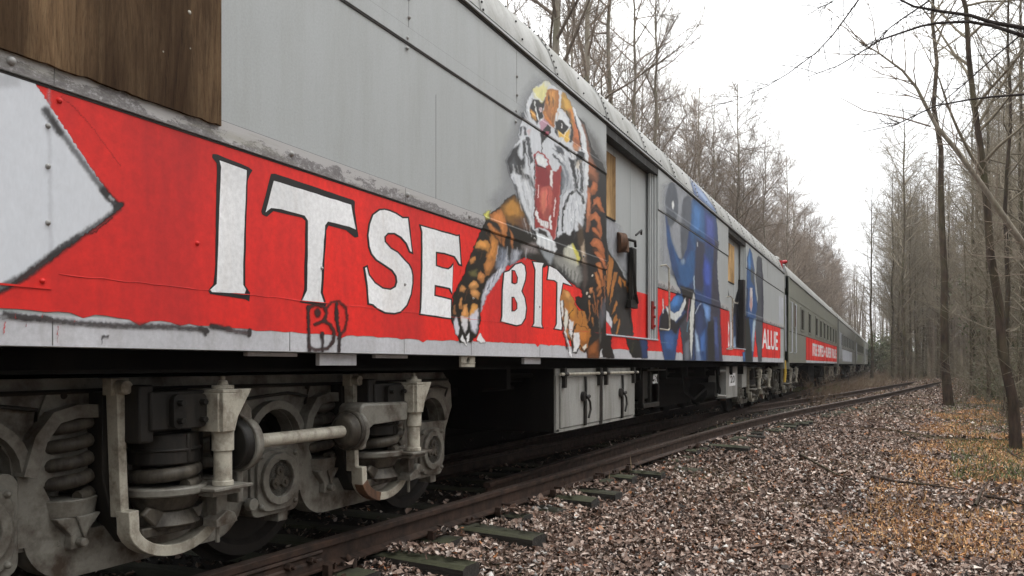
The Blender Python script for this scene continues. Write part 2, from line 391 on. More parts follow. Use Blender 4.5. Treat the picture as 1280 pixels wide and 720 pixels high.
def paint_tiger():
    c = Canvas(556, 812, 1.187, 3.66, 0.7, 0.0062, prof=wall_prof, lift=0.005, wob=1.0, seed=3, gr=.24, sk=1.25)
    tc = lambda q: tuple(v * .62 for v in q) if max(q) < 92 else (tuple(v * .84 for v in q) if max(q) < 130 else ((q[0] * .94, q[1] * .92, q[2] * .9) if q[0] > q[2] + 70 and q[1] < 160 else q))
    def P(p, q, *r):
        c.poly(p, tc(q), *r)
        if q[0] > q[2] + 70 and 100 < q[0] < 212 and len(p) < 14 and q[1] > 60: c.air(p, tc(q))
    L, O = (lambda p, q, *r, **k: c.line(p, tc(q), *r, **k)), c.oval
    P([(628,195),(640,160),(652,120),(668,98),(690,98),(668,150),(650,240),(640,262),(618,262),(612,250),(628,232)], (150,152,158), 7, .35)
    P([(727,150),(745,175),(757,205),(757,225),(740,200)], (110,106,104), 5, .5)
    body2 = [(718,143),(729,153),(738,185),(750,203),(758.5,222),(758.5,447.5),(735,447.5),(733,440),(727,372),(727,362),(715,355),(697,339),(686,331),(679,335),(675,322),(655,320),(650,300),(700,295),(728,280),(733,240),(731,190)]
    P(body2, (50,47,45), .6)
    P([(629,250),(648,240),(668,285),(680,330),(655,321),(646,326),(635,332),(629,325),(620,340),(610,350),(605,360),(601,382),(600,402),(596,420),(588,428),(580,429),(574,428),(569,415),(564,401),(564,382),(566,369),(572,357),(580,341),(582,333),(592,309),(601,286),(606,272),(614,265),(626,257)], (52,46,36), .6)
    P([(603,268),(612,263),(610,272),(605,274)], (190,185,90), 1.5, .8)
    # flank
    og = (176,104,62); br = (150,95,65)
    P([(731,199),(738,200),(747,218),(746,228),(738,224),(732,218)], br, 2.2, .95)
    P([(722,150),(729,158),(736,190),(739,205),(732,200),(727,175)], (140,97,76), 1.6)
    P([(741,227),(746,229),(745,239),(739,245),(737,239)], og, .8)
    P([(741,249),(749,246),(751,256),(755,265),(751,265),(745,255),(740,257),(739,262)], og, .6)
    P([(737,269),(744,265),(749,271),(751,282),(751,297),(749,295),(747,280),(742,274),(736,277)], og, .6)
    P([(740,284),(746,287),(751,299),(745,294),(740,289)], og, .6)
    P([(739,305),(741,299),(745,300),(750,309),(755,317),(756,325),(752,321),(745,310)], og, .6)
    P([(733,232),(737,236),(738,265),(735,290),(732,290)], (184,120,86), 1.2, .9)
    P([(737,304),(742,298),(749,299),(755,311),(755,320),(750,311),(745,306),(740,309)], og, .6)
    P([(742,315),(747,314),(754,324),(757,336),(755,336),(750,326)], og, .6)
    P([(742,330),(749,328),(752,336),(755,357),(752,359),(750,345),(746,334)], (180,112,62), .6)
    P([(742,341),(746,340),(751,355),(752,366),(747,372),(745,370),(750,362)], (180,115,62), .6)
    P([(736,361),(740,359),(740,366),(737,367)], (185,125,80), .6)
    for a in ([(741,364),(744,378),(744,392)], [(747,376),(746,386),(748,398)], [(752,372),(751,384),(753,396)], [(756,345),(755,362),(756,378)], [(740,380),(743,394)]): L(a, (178,112,62), 1.6, .6, .9, .7)
    P([(748,396),(753,376),(757,372),(757,396),(752,410)], (112,112,120), 2.5, .8)
    O(740,344,1.0,1.6,(214,206,190)); O(733,367,.9,1.8,(205,190,170)); O(736,371,.9,1.6,(205,190,170))
    # cream fur by the elbow
    P([(704,311),(711,305),(718,307),(722,320),(723,330),(715,342),(708,336),(703,325)], (198,198,182), 1.8)
    P([(713,304),(719,308),(723,322),(722,330),(717,318)], (214,204,92), 1.2)
    P([(690,318),(702,320),(712,328),(725,335),(727,350),(722,356),(712,349),(703,338),(695,334)], (150,150,144), 3.5, .9)
    P([(696,330),(704,336),(714,350),(722,357),(712,355),(700,344)], (72,74,74), 2, .7)
    P([(725,309),(729,300),(731,330),(727,330)], (196,176,150), 1.6, .9)
    P([(728,322),(732,318),(734,350),(730,364),(728,345)], (110,95,88), 2, .8)
    for k in range(10): L([(703 + 2.2 * k, 330 + 1.4 * k), (702 + 2.2 * k, 340 + 1.6 * k)], (70,72,74) if k % 2 else (175,176,172), 1.1, .6, .6)
    # right paw
    P([(704,361),(709,363),(717,374),(719,384),(724,388),(731,390),(733,398),(735,410),(738,412),(739,420),(733,436),(730,440),(724,436),(722,432),(716,441),(714,428),(711,424),(708,420),(705,410),(702,400),(700,385),(700,372)], (192,128,58), .5)
    P([(704,362),(709,364),(714,372),(712,380),(705,372)], (205,150,88), 1.4, .8)
    P([(712,378),(718,386),(717,398),(711,392)], (214,150,60), 1.5, .9); P([(722,414),(736,411),(737,424),(730,436),(724,428)], (178,112,48), 1.2)
    P([(719,371),(734,371),(736,388),(726,387),(720,382)], (44,42,38), .7)
    for a in ([(726,386),(728,398),(727,408)], [(731,388),(733,402)], [(721,386),(722,398)]): L(a, (60,48,36), 1.3, .6, .8, .4)
    for a in ([(736,376),(737,392),(735,402)], [(740,398),(741,408)]): L(a, (190,126,66), 2.2, .7, .9, .6)
    P([(700.5,377),(704,376),(704,393),(702,399)], (222,224,224), .8)
    P([(706,385),(710,390),(709,406),(706,416),(704,407)], (224,222,212), .9)
    P([(711,400),(716,402),(716,411),(714,425),(710,417)], (226,226,226), .8)
    P([(717,417),(724,415),(724,430),(721,440),(716,441),(716,429)], (228,228,228), .8)
    P([(728,434),(733,430),(731,438),(729,439)], (225,222,215), .5)
    k0 = (34,32,32)
    for a, w in (([(699.5,372),(700,386),(702,400),(705,410),(707,419),(711,426)], 1.2), ([(704,376),(705,392),(704,402)], 1.0), ([(717,386),(711,394),(709,408),(713,424),(715,430)], 1.2), ([(719,406),(716,414),(715.5,430),(716,441),(720,441),(724,432),(727,436),(731,440),(735,434),(738,422)], 1.5), ([(700,400),(703,412),(706,424),(708,436)], 1.3), ([(719,405),(727,408),(735,411)], .7)): L(a, k0, w, .5)
    P([(735,434),(747,424),(748,447.5),(735,447.5)], (132,78,38), 2.4)
    P([(738,412),(746,410),(747,424),(736,432)], (60,52,46), 1.5)
    L([(749,402),(750,428)], (120,115,105), 1.6, 1, .7)
    L([(706,414),(710,432),(714,446)], (228,228,230), 1.8, .6); L([(709,426),(712,446)], (222,222,226), 1.6, .6); L([(707,420),(711,440)], k0, .7, .5)
    P([(750,440),(752.5,436),(752.5,447.5),(749,447.5)], (205,205,205), .5)
    # below the door sill: two dark legs
    P([(755,419),(764,419),(764,433),(766,440),(768,447.5),(752.5,447.5),(753,436)], (46,40,36), .5)
    P([(782,423),(809,426),(809,447.5),(790,447.5),(786,439)], (42,45,44), .5); P([(800,425),(809,426),(809,447.5),(803,447.5)], (44,70,120), 1.2); L([(791,428),(789,440)], (95,95,60), 1.4, .7, .7)
    P([(756,405),(760,405),(764,419),(756,419)], (46,40,36), .5)
    # left foreleg
    P([(641,247),(650,256),(655,269),(652,280),(640,280),(629,270),(626,258),(636,250)], (168,122,54), 3.5, .9)
    P([(640,274),(658,272),(664,288),(652,286)], (118,80,55), 3.5, .95)
    P([(612,268),(625,261),(630,270),(632,286),(630,309),(627,305),(626,289),(620,279),(612,275)], (188,122,66), 1)
    P([(607,281),(610,279),(615,286),(625,294),(625,305),(621,295),(609,286)], (178,116,62), .8)
    P([(635,286),(641,298),(641,311),(639,310),(637,295)], (170,110,62), .8)
    P([(594,305),(599,301),(609,301),(612,306),(610,315),(605,312),(594,310)], (200,142,72), .9)
    P([(612,290),(622,301),(621,320),(616,332),(609,335),(604,331),(611,320),(615,304)], (192,130,64), 1)
    P([(586,325),(594,320),(594,325),(588,330)], (190,130,70), .7)
    P([(604,332),(609,325),(619,325),(615,336),(610,344),(606,345)], (178,120,64), 1)
    P([(596,344),(600,339),(605,344),(605,349),(602,354),(597,349)], (190,130,74), .8)
    P([(585,357),(591,351),(597,354),(597,359),(592,361),(587,361)], (200,146,86), .8)
    P([(574,361),(577,357),(582,360),(579,366),(574,364)], (190,136,80), .7)
    P([(587,362),(594,361),(599,367),(597,374),(591,371),(587,367)], (196,142,84), .8)
    P([(586,340),(595,337),(596,345),(588,346)], (116,110,64), 1.6)
    P([(574,375),(577,372),(577,386),(573,386)], (184,130,76), .6); P([(566,382),(569,381),(569,394),(566,393)], (150,105,70), .6)
    P([(576,395),(579,381),(583,380),(585,393),(584,402),(576,402)], (200,144,84), .7); P([(576,396),(584.5,397),(584,406),(581,417),(577,408)], (214,212,214), 1)
    P([(586,391),(591,379),(596,381),(597,392),(596,400),(586,402)], (206,150,80), .7); P([(586,396),(597,386),(597,406),(594,416),(589,412)], (212,212,222), 1.6)
    P([(567,401),(570,397),(574,411),(571,420),(567,410)], (208,208,216), .8)
    for a in ([(575,424),(577,419),(583,431),(582,433)], [(582,421),(586,416),(586,425),(584,430)], [(595,425),(599,416),(607,428),(601,429)], [(590,425),(592,427),(591,430)]): P(a, (226,226,226), .4)
    P([(600,390),(602,369),(609,351),(620,340),(630,325),(636,325),(629,339),(617,357),(607,371),(602,386)], (188,192,202), 1.3)
    for k in range(9): L([(606 + 3 * k, 366 - 4.4 * k), (609 + 3 * k, 357 - 4.4 * k)], (96,104,118) if k % 2 else (228,230,232), 1.2, .6, .7)
    P([(625,310),(632,312),(635,327),(629,335),(619,335)], (142,150,164), 2.6, .8); P([(640,312),(651,314),(648,325),(637,331)], (168,172,182), 2.5, .9)
    P([(652,307),(667,303),(672,316),(655,317)], (140,132,130), 3, .95)
    for k in range(12): L([(622 + 4 * k, 308 + .3 * k), (620 + 4 * k, 326 - .2 * k)], (60,64,72) if k % 3 else (206,208,212), 1.2, .8, .5)
    P([(669,289),(679,292),(690,298),(694,312),(691,316),(680,311),(669,305)], (216,220,222), 1.1); P([(674,311),(692,317),(688,331),(680,322)], (152,158,162), 1.8)
    for k in range(7): L([(672 + 3 * k, 296 + k), (673 + 3 * k, 310 + k * 1.2)], (180,186,190) if k % 2 else (236,238,238), 1.2, .6, .6)
    # ---- head
    P([(666,110),(681,102),(697,111),(705,118),(715,136),(725,155),(731,175),(732,190),(734,209),(733,247),(729,272),(727,285),(712,295),(701,294),(695,297),(691,300),(680,291),(667,288),(662,284),(656,267),(649,250),(645,235),(636,220),(632,201),(639,187),(648,174),(647,169),(649,157),(655,143),(657,127),(665,112)], (208,212,217), .9)
    P([(632,201),(639,187),(649,179),(646,190),(650,200),(655,195),(655,206),(654,217),(661,219),(665,227),(667,236),(662,232),(659,225),(650,228),(650,220),(641,215),(636,221)], (74,76,80), 1.4)
    P([(636,205),(642,196),(645,206),(640,214)], (104,106,112), 2, .8)
    P([(652,177),(656,175),(656,190),(653,198)], (80,82,88), .8); P([(656,172),(661,172),(662,185),(666,201),(662,206),(659,190)], (84,86,92), .8)
    P([(649,159),(652,158),(651,169),(648,170)], (96,100,106), .7); P([(653,158),(657,159),(657,170),(654,169)], (90,92,98), .7)
    P([(649,142),(657,140),(657,149),(652,148)], (112,115,120), 2.2, .9); P([(657,163),(662,162),(660,170)], (205,184,186), 1.2)
    L([(643,232),(648,248),(656,268),(661,280),(668,294)], (46,46,46), 2.8, 1, .95, 2.2)
    for k in range(9): L([(647 + 1.6 * k, 226 + 5 * k), (651 + 1.9 * k, 238 + 5 * k)], (178,184,192) if k % 2 else (236,238,240), 1.4, .7, .7)
    P([(664,124),(675,126),(680,124),(681,128),(677,136),(677,147),(672,150),(669,156),(662,147),(660,136)], (58,56,58), .8)
    P([(661,136),(666,140),(669,150),(666,151),(661,144)], (204,150,66), .8); P([(672.6,134),(675.4,134),(675,140),(673,141)], (228,208,212), .4)
    L([(667,127),(668,139),(671,150)], (230,232,230), 1.1, .5); L([(657,124),(661,146)], (226,228,228), .8, .5); L([(653,138),(658,152)], (220,222,224), .7, .5)
    P([(681,112),(697,112),(697,132),(695,142),(692,149),(691,161),(686,155),(680,150),(677,142),(680,129)], (184,122,58), .7)
    P([(684,114),(694,113),(693,130),(687,136)], (204,142,66), 2.5, .8); P([(680,130),(686,132),(690,150),(687,154),(679,146)], (150,98,56), 2, .7); L([(684,118),(685,128),(682,136)], (112,84,56), 1.5, 1, .6)
    P([(701,115),(705,117),(712,129),(715,141),(717,154),(722,165),(725,183),(715,180),(715,165),(711,149),(705,142),(699,136)], (188,148,66), .8)
    P([(706,128),(713,138),(718,158),(723,178),(725,186),(719,178),(713,152)], (206,128,62), 1.6, .85); P([(701,120),(707,126),(712,136),(706,136)], (222,176,78), 1.6, .9); P([(679,140),(686,150),(691,160),(684,154),(678,148)], (196,120,56), 1.4, .8)
    P([(703,134),(711,141),(715,155),(709,148)], (84,72,50), 1.6, .6); P([(715,149),(718,153),(724,170),(725,185),(715,182)], (184,106,62), 1.2)
    P([(713,179),(721,181),(723,192),(716,189)], (178,120,76), 1.4, .85)
    P([(711,150),(715,161),(715,177),(709,178),(712,165)], (60,55,52), .8); L([(717,146),(722,168),(726,188)], (72,68,66), 1.6, .6)
    L([(715,135),(722,152),(728,172),(732,196),(733,230)], (224,228,230), 2.9, .7, .95, 3.6)
    L([(698,116),(699,124),(696,139)], (230,230,226), 1.2, .5)
    P([(664,112),(669,109),(676,107),(679,101),(686,104),(682,112),(680,122),(676,129),(671,124),(666,121)], (222,216,150), 1.1); P([(677,101),(684,101),(687,107),(680,110)], (212,214,204), 1.6, .9); L([(666,117),(670,122),(676,127)], (224,226,222), 1.6, .7)
    P([(672,151),(677,149),(680,149),(685,156),(680,161),(675,167),(673,160)], (182,142,158), .9); P([(679,160),(682,156),(687,160),(686,166),(680,175),(676,180),(673.5,167)], (60,55,58), .7); P([(680,164),(684,164),(683,169),(679.5,170)], (172,82,102), .6)
    L([(676,177),(676.5,193)], (40,40,42), .9, .4)
    P([(693,141),(700,140),(707,149),(711,157),(707,166),(697,151),(693,151)], (226,230,232), .6); P([(693,151),(701,150),(709,159),(704,169),(697,166),(692.5,162)], (50,48,48), .6); P([(696,162),(702,169),(710,162),(710,175),(706,179),(701,172),(696,171)], (226,182,74), .6); O(700.6,157.5,.8,2.6,(240,240,240)); L([(708,163),(699,178)], (232,230,220), .9, .4)
    P([(691,160),(695,163),(696,172),(692,166)], (70,66,62), .8)
    P([(692,181),(698,183),(703,187),(705,195),(696,190)], (92,96,104), 1.1); L([(698,179),(709,189)], (58,58,60), 2, .7); L([(690,186),(698,194),(704,200)], (150,156,164), 1.4, .8)
    P([(709,197),(717,201),(720,188),(729,191),(729,201),(718,209),(720,225),(722,236),(717,236),(717,225),(712,206)], (68,72,78), .8)
    P([(714,188),(719,189),(717,200),(711,196)], (226,228,230), .8); P([(721,201),(726,201),(725,214),(719,210)], (216,206,190), 1, .8)
    L([(724,202),(726,220),(728,240)], (64,68,72), 1.8, .6); P([(725,221),(727.6,228),(727,242),(724,240)], (86,92,100), .7)
    L([(692,195),(705,208),(709,223)], (108,116,124), 2.2, .9); L([(697,193),(707,206),(712,220)], (232,234,236), 1.4, .6)
    P([(699,205),(707,224),(705,233),(700,246),(698.5,256),(697,256),(698,235)], (80,82,86), 1.1)
    L([(698,246),(696.5,280),(694,298)], (60,60,62), 1.7, .6); L([(701,246),(699,275)], (176,180,186), 1.3, .7, .8)
    L([(704,262),(707,252),(711,243),(719,238),(726,244),(729,254)], (56,58,60), 3.0, .8); L([(707,250),(703,262),(701.5,288)], (52,54,56), 1.8, .6)
    for a in ([(713,255),(711,272)], [(708,262),(709,277)], [(718,262),(717,286)], [(722,256),(724,272)], [(714,272),(713,286)]): L(a, (150,158,168), 1.3, .7, .8, .5)
    for a in ([(711,258),(713,276)], [(720,252),(720,276)], [(716,264),(715,280)]): L(a, (236,240,242), 1.4, .7, .8)
    P([(701,293),(706,290),(711,297),(714,288),(717,286),(722,296),(725,310),(720,315),(715,304),(705,310),(700,306)], (46,44,42), 1)
    P([(722,278),(728,284),(729,300),(724,311),(721,300)], (98,78,58), 1.3, .9)
    k1 = (52,52,54)
    for a, w in (([(700,181),(708,186),(714,196)], 1.6), ([(694,188),(701,193),(706,202)], 1.3), ([(690,193),(698,200),(703,210)], 1.2), ([(712,206),(716,218),(717,232)], 1.8), ([(721,212),(722,226),(719,238)], 1.3), ([(726,204),(728,222),(727,240)], 1.6), ([(709,224),(707,236),(702,246)], 1.5), ([(645,192),(648,204),(647,216)], 1.8), ([(655,186),(659,198),(661,212)], 1.7), ([(650,214),(655,224),(660,236)], 1.7), ([(660,226),(664,242),(665,258)], 1.5), ([(655,246),(660,262),(664,276)], 1.1), ([(684,120),(685,132)], 1.1), ([(690,122),(690,134)], 1.0), ([(706,140),(711,150),(714,164)], 1.6), ([(699,136),(705,140),(710,148)], 1.4), ([(664,128),(661,140),(663,150)], 1.2), ([(672,128),(674,138)], 1.3)): L(a, k1, w, .6, .9, w * .4)
    rf = random.Random(4)
    P([(641,214),(650,222),(660,226),(668,246),(668,284),(662,280),(655,262),(648,244)], (208,212,216), 2.5, .7); P([(703,196),(710,210),(716,236),(706,240),(700,250)], (150,156,164), 2.5, .6); P([(650,270),(640,262),(628,262),(634,275)], (170,122,56), 3, .4)
    for k in range(170):
        if rf.random() < .5: x0, y0 = rf.uniform(640, 666), rf.uniform(205, 285); dx, dy = rf.uniform(.5, 4), rf.uniform(7, 16)
        else: x0, y0 = rf.uniform(701, 731), rf.uniform(190, 285); dx, dy = rf.uniform(-2.5, 1), rf.uniform(7, 16)
        if x0 < 655 and y0 > 205 + (x0 - 632) * 3.6: continue
        L([(x0, y0), (x0 + dx * .4, y0 + dy * .5), (x0 + dx, y0 + dy)], rf.choice([(120,126,134), (160,165,172), (236,238,238), (228,230,232), (96,100,108)]), rf.uniform(.7, 1.6), 1.0, rf.uniform(.25, .55), .4)
    for k in range(26): x0, y0 = rf.uniform(676, 697), rf.uniform(112, 150); L([(x0, y0), (x0 + rf.uniform(-2, 2), y0 + rf.uniform(5, 12))], rf.choice([(214,160,90), (130,84,46), (168,108,52), (200,142,70)]), 1.1, .6, .5, .4)
    for k in range(40): x0, y0 = rf.uniform(566, 640), rf.uniform(262, 380); L([(x0, y0), (x0 - rf.uniform(0, 4), y0 + rf.uniform(5, 12))], rf.choice([(96,72,46), (150,104,60), (60,52,42)]), 1.1, .7, .35 if 560 < x0 - (380 - y0) * .28 < 606 else 0, .5)
    # mouth
    P([(668,197),(672,206),(680,209),(686,206),(690,214),(695,214),(700,206),(701,211),(699,235),(697.6,255),(696.4,262),(694,285),(691,301),(685,290),(680,285),(672,285),(668,286),(667,266),(668,235)], (166,64,62), .5)
    P([(669,208),(683,211),(688,222),(690,240),(680,235),(670,229)], (146,48,54), 2); P([(690,216),(699,213),(697,240),(692,246)], (158,60,60), 1)
    P([(675,236),(687,232),(690,243),(688,262),(684,273),(679,274),(674,262),(673,247)], (200,100,90), 1); P([(677,240),(682,238),(681,262),(678,268),(675,255)], (222,130,108), 1.4); L([(684,236),(683,268)], (166,72,72), 1.4, .9)
    L([(667,198),(667.5,192),(672,189.5),(677,192),(683,199),(685,207)], (176,60,62), 1.8, .5); L([(699,232),(696.5,264),(692,298)], (196,96,92), 1.5, .6)
    P([(669,196),(674.5,193.5),(682,201),(681,210),(677,206),(671,204)], (226,230,230), .5); L([(670,206),(681,211)], (70,58,60), 1.5, .6)
    P([(687,213),(690,213),(690,228),(689.3,237),(687,230),(686,222)], (230,226,224), .45)
    P([(668,266),(669.2,259),(672,270),(672.4,277),(669,272)], (232,232,232), .4); P([(672,274),(678,276),(685,279),(685,286),(679,284),(674,281)], (230,230,230), .6); P([(685,271),(687,268),(689.4,288),(687,287)], (232,232,232), .4)
    for k in range(5): L([(674 + 2.4 * k, 275.5 + k), (674.4 + 2.4 * k, 282 + k)], (150,110,108), .5, .3, .7)
    L([(672,232),(671.4,248)], (234,214,212), 1.1, .4); L([(693.4,248),(691,270)], (236,222,220), 1.5, .5); L([(669,236),(669,262)], (120,44,46), 1, .5)
    P([(671,285),(677,287),(683,291),(684,297),(678,294),(672,291)], (72,68,68), .9); L([(667.4,196),(667,240),(667.4,286)], (62,48,48), 1.0, .4)
    c.cut((c.px > 757.3) & (c.z > 1.432)); c.cut(c.z < 1.187)
    return c

def paint_tiger_hind():
    c = Canvas(755, 806, 1.452, 2.75, 0.5, 0.0075, D=2.862, lift=0.004, wob=.8, seed=8); P, L = c.poly, c.line
    P([(740,240),(765,250),(778,300),(792,330),(790,352),(772,330),(762,318),(757,300),(740,300)], (176,178,184), 6, .6)
    P([(740,296),(757,298),(762,316),(772,330),(779,344),(786,356),(788,375),(789,395),(792,420),(740,420)], (48,46,44), .5)
    o = (176,116,58)
    for a in ([(761,318),(767,326),(763,357),(760,372),(758,360)], [(767,340),(772,341),(766,365),(762,382),(763,365)], [(774,345),(777,348),(776,360),(772,352)], [(777,348),(782,352),(781,359)], [(770,375),(772,380),(768,388),(764,393)], [(770,392),(772,399),(767,406),(766,400)], [(774,398),(775.4,402),(771,419),(769.5,417)], [(757,326),(759,330),(758,350),(756,352)], [(781,356),(786,360),(785,366)]): P(a, o, .6)
    P([(757,388),(761,393),(765,402),(764.4,410),(757,400)], (208,208,212), .8); P([(755,399),(763,408),(764,420),(755,420)], (206,46,42), .5)
    P([(776,360),(785,370),(787,400),(778,410)], (60,58,58), 3, .6)
    return c

def paint_elephant():
    c = Canvas(821, 908, 1.187, 3.66, 0.42, 0.0115, prof=wall_prof, lift=0.005, wob=.55, seed=21); dk = lambda q: tuple((v * .9 + sum(q) / 3 * .1) * 1.0 for v in q) if q[2] > q[0] + 12 else (tuple(v * .7 for v in q) if max(q) < 84 else q)
    def P(p, q, *r):
        c.poly(p, dk(q), *r)
        if q[2] > q[0] + 30 and len(p) < 12: c.air(p, dk(q), 1.25, .55, 2.6)
    L, O = (lambda p, q, *r: c.line(p, dk(q), *r)), c.oval
    P([(828,232),(850,225),(868,250),(868,300),(840,345),(826,330)], (168,172,180), 6, .6)
    P([(866,240),(894,268),(896,285),(896.6,302),(895.6,325),(896,346),(899,377),(900,407),(902.5,451),(854,451),(854,440),(850,407),(845,432),(843,451),(831,451),(825,424),(823.4,412),(824,397),(828,388),(835,382),(839,377),(846,366),(851,368),(847,357),(840,337),(834,309),(832,285),(831,267),(836,272),(838,300),(842,312),(847,321),(851,324),(855,300),(864,262)], (46,72,120), .6)
    P([(857,244),(862,246),(865,258),(863,275),(860,290),(858,310),(852,325),(850.5,309),(850,290),(851,262),(853,250)], (88,94,104), .7)
    O(838.8,255,8,27,(84,90,99),.05); O(840.2,256.5,1.4,5,(226,228,226),.2); P([(833,272),(841,280),(838,284),(834,280)], (90,96,104), 1.4)
    P([(864,250),(872,251),(880,265),(880,302),(868,312),(862,292)], (52,98,152), 2.2); P([(880,265),(892,275),(893.5,312),(882,306)], (62,76,142), 2)
    P([(833,287),(838,297),(843,312),(849,327),(855,330),(862,314),(868,312),(868,332),(866,350),(857,360),(846,350),(838,327)], (46,92,146), 2.2)
    P([(836,300),(842,315),(846,335),(850,350),(844,345),(837,322)], (36,58,100), 1.8, .8)
    P([(870,298),(880,304),(883,340),(877,366),(866,360),(868.5,330)], (58,60,80), 2); P([(880,318),(888,330),(890,372),(882,374),(878,342)], (52,74,156), 2.4, .9)
    P([(893,298),(897,302),(895.6,325),(896,346),(899,377),(902.5,451),(886,451),(888,382),(890,340)], (62,62,78), 1.6)
    L([(867,345),(867.6,365)], (184,208,226), .9, .6); L([(871,303),(871.5,308)], (228,230,226), .8, .4); O(853,327,2.6,3.4,(150,170,190),.5,.7)
    P([(849,357),(868,362),(867,377),(860,392),(854,386),(852,370)], (44,42,46), 1.2)
    P([(835,383),(842,371),(851,367),(854,374),(849,388),(842,391)], (52,104,166), 1)
    P([(823.4,414),(825,396),(832,386),(845,404),(857,390),(863,392),(864,412),(850,407),(845,418),(838,412)], (48,46,54), 1.4)
    P([(825,416),(838,414),(846,420),(845,432),(843,451),(831,451)], (44,78,132), 2.6); L([(826,428),(841,429)], (110,136,170), .6, .4)
    P([(850,407),(858,396),(864,400),(863,451),(854,451),(853,432)], (62,66,76), 1.5); P([(856,430),(861,425),(861,451),(856,451)], (120,128,140), 2.2, .8)
    P([(866,384),(882,392),(884,451),(868,451)], (40,44,60), 1); P([(869,389),(875,381),(880,388),(882.4,407),(882,451),(871,451),(868,420)], (42,56,92), .8); P([(868.6,412),(872,420),(877,451),(870,451)], (140,164,206), 1.8, .8); P([(874,420),(882,410),(882,451),(876,451)], (52,90,150), 2)
    P([(878,378),(888,384),(887,410),(882.6,402),(880,388)], (96,132,186), 1.2); L([(869,392),(872,384),(876,379)], (178,190,206), 1.1, .6)
    P([(884,402),(892,400),(894,451),(884,451)], (60,62,66), 1.2); P([(892,396),(896.5,396),(899,451),(894,451)], (62,78,130), 1.2, .8)
    P([(831,381),(835,386),(842,391.4),(849,389),(854,377),(857,371),(857,380),(851,394),(844,402),(836,396)], (208,212,210), .5)
    P([(866,366),(868.2,375),(867.4,389),(866,420),(864,450),(862,432),(862,395),(864,375)], (208,210,204), .45); L([(868.6,378),(867.4,410),(865,449)], (34,34,38), .9, .4); L([(861.6,400),(862,434)], (34,34,38), .8, .4)
    L([(861.4,374),(858.6,402)], (156,92,104), 1.2, .5); L([(860,402),(858.4,414)], (96,140,160), 1, .5)
    L([(828,374),(829,384),(828.4,391)], (226,226,228), 1.1, .4)
    return c

def paint_calf():
    c = Canvas(925, 962, 1.187, 3.60, 0.28, 0.016, prof=wall_prof, lift=0.005, wob=.35, seed=31); dk = lambda q: tuple((v * .9 + sum(q) / 3 * .1) * 1.0 for v in q) if q[2] > q[0] + 12 else (tuple(v * .7 for v in q) if max(q) < 84 else q)
    def P(p, q, *r):
        c.poly(p, dk(q), *r)
        if q[2] > q[0] + 30 and len(p) < 12: c.air(p, dk(q), 1.25, .55, 2.6)
    L, O = (lambda p, q, *r: c.line(p, dk(q), *r)), c.oval
    P([(933.4,322),(936.5,310),(939.5,318),(942,335),(943.4,360),(946.4,382),(946,404),(943,414),(941,452),(930,452),(931.5,400),(933,360)], (46,86,140), .5)
    P([(934.4,322),(936.6,312),(938.4,330),(936,350),(934.5,345)], (60,108,164), 1); P([(938,330),(942,340),(942.4,358),(938,350)], (84,90,96), .8)
    P([(946,322),(949,318),(951.4,321),(953,345),(954,380),(953,412),(952,452),(948,452),(944.5,420),(943.6,402),(947.4,372),(944.6,345)], (78,82,90), .5)
    P([(950,321),(953,345),(954,382),(953,412),(951.6,400),(951,350)], (52,54,74), .6); P([(937,360),(940,360),(940.6,376),(939,390),(936.6,384)], (206,196,196), .5); O(938.4,380,1.1,8,(190,140,138),.4)
    P([(942,398),(945,398),(943.4,416),(942,440),(939.6,438),(940.6,412)], (150,170,188), .7); P([(930,400),(936,396),(940,440),(941,452),(931,452)], (58,62,58), .8)
    P([(931,440),(931.4,452),(929,452),(928,440)], (52,96,150), .6); L([(934,360),(933,400)], (30,36,46), 1, .5)
    c.cut((c.px < 931.9) & (c.z > 1.432))
    return c

def paint_door_dark():
    c = Canvas(906, 934, 1.452, 3.2, 0.22, 0.016, D=2.862, lift=0.004, wob=.3, seed=33); P, L = c.poly, c.line
    P([(900,377),(912,390),(912,438),(900,438)], (204,46,42), .4)
    P([(925.5,328),(940,328),(940,440),(915,440),(915.6,405),(917.6,378),(921,366),(925,356)], (24,24,30), .4)
    P([(915,398),(919,392),(920,437),(915,437)], (42,58,92), .8); P([(915.6,424),(919,420),(919.6,434),(915.4,434)], (140,160,185), .8)
    L([(916.4,374),(918.6,378.5),(922,379),(925,375),(927,367)], (196,190,176), 1.1, .4)
    L([(909.4,402),(910.6,410),(909.2,420),(910.4,432)], (230,230,230), 2.0, .3); L([(913.8,403),(914,431)], (230,230,230), 1.3, .3); L([(913.6,432),(917,433.5)], (230,230,230), 1.2, .3)
    L([(908.4,375),(909.4,362),(911,370)], (34,34,34), 1.0, .4)
    return c

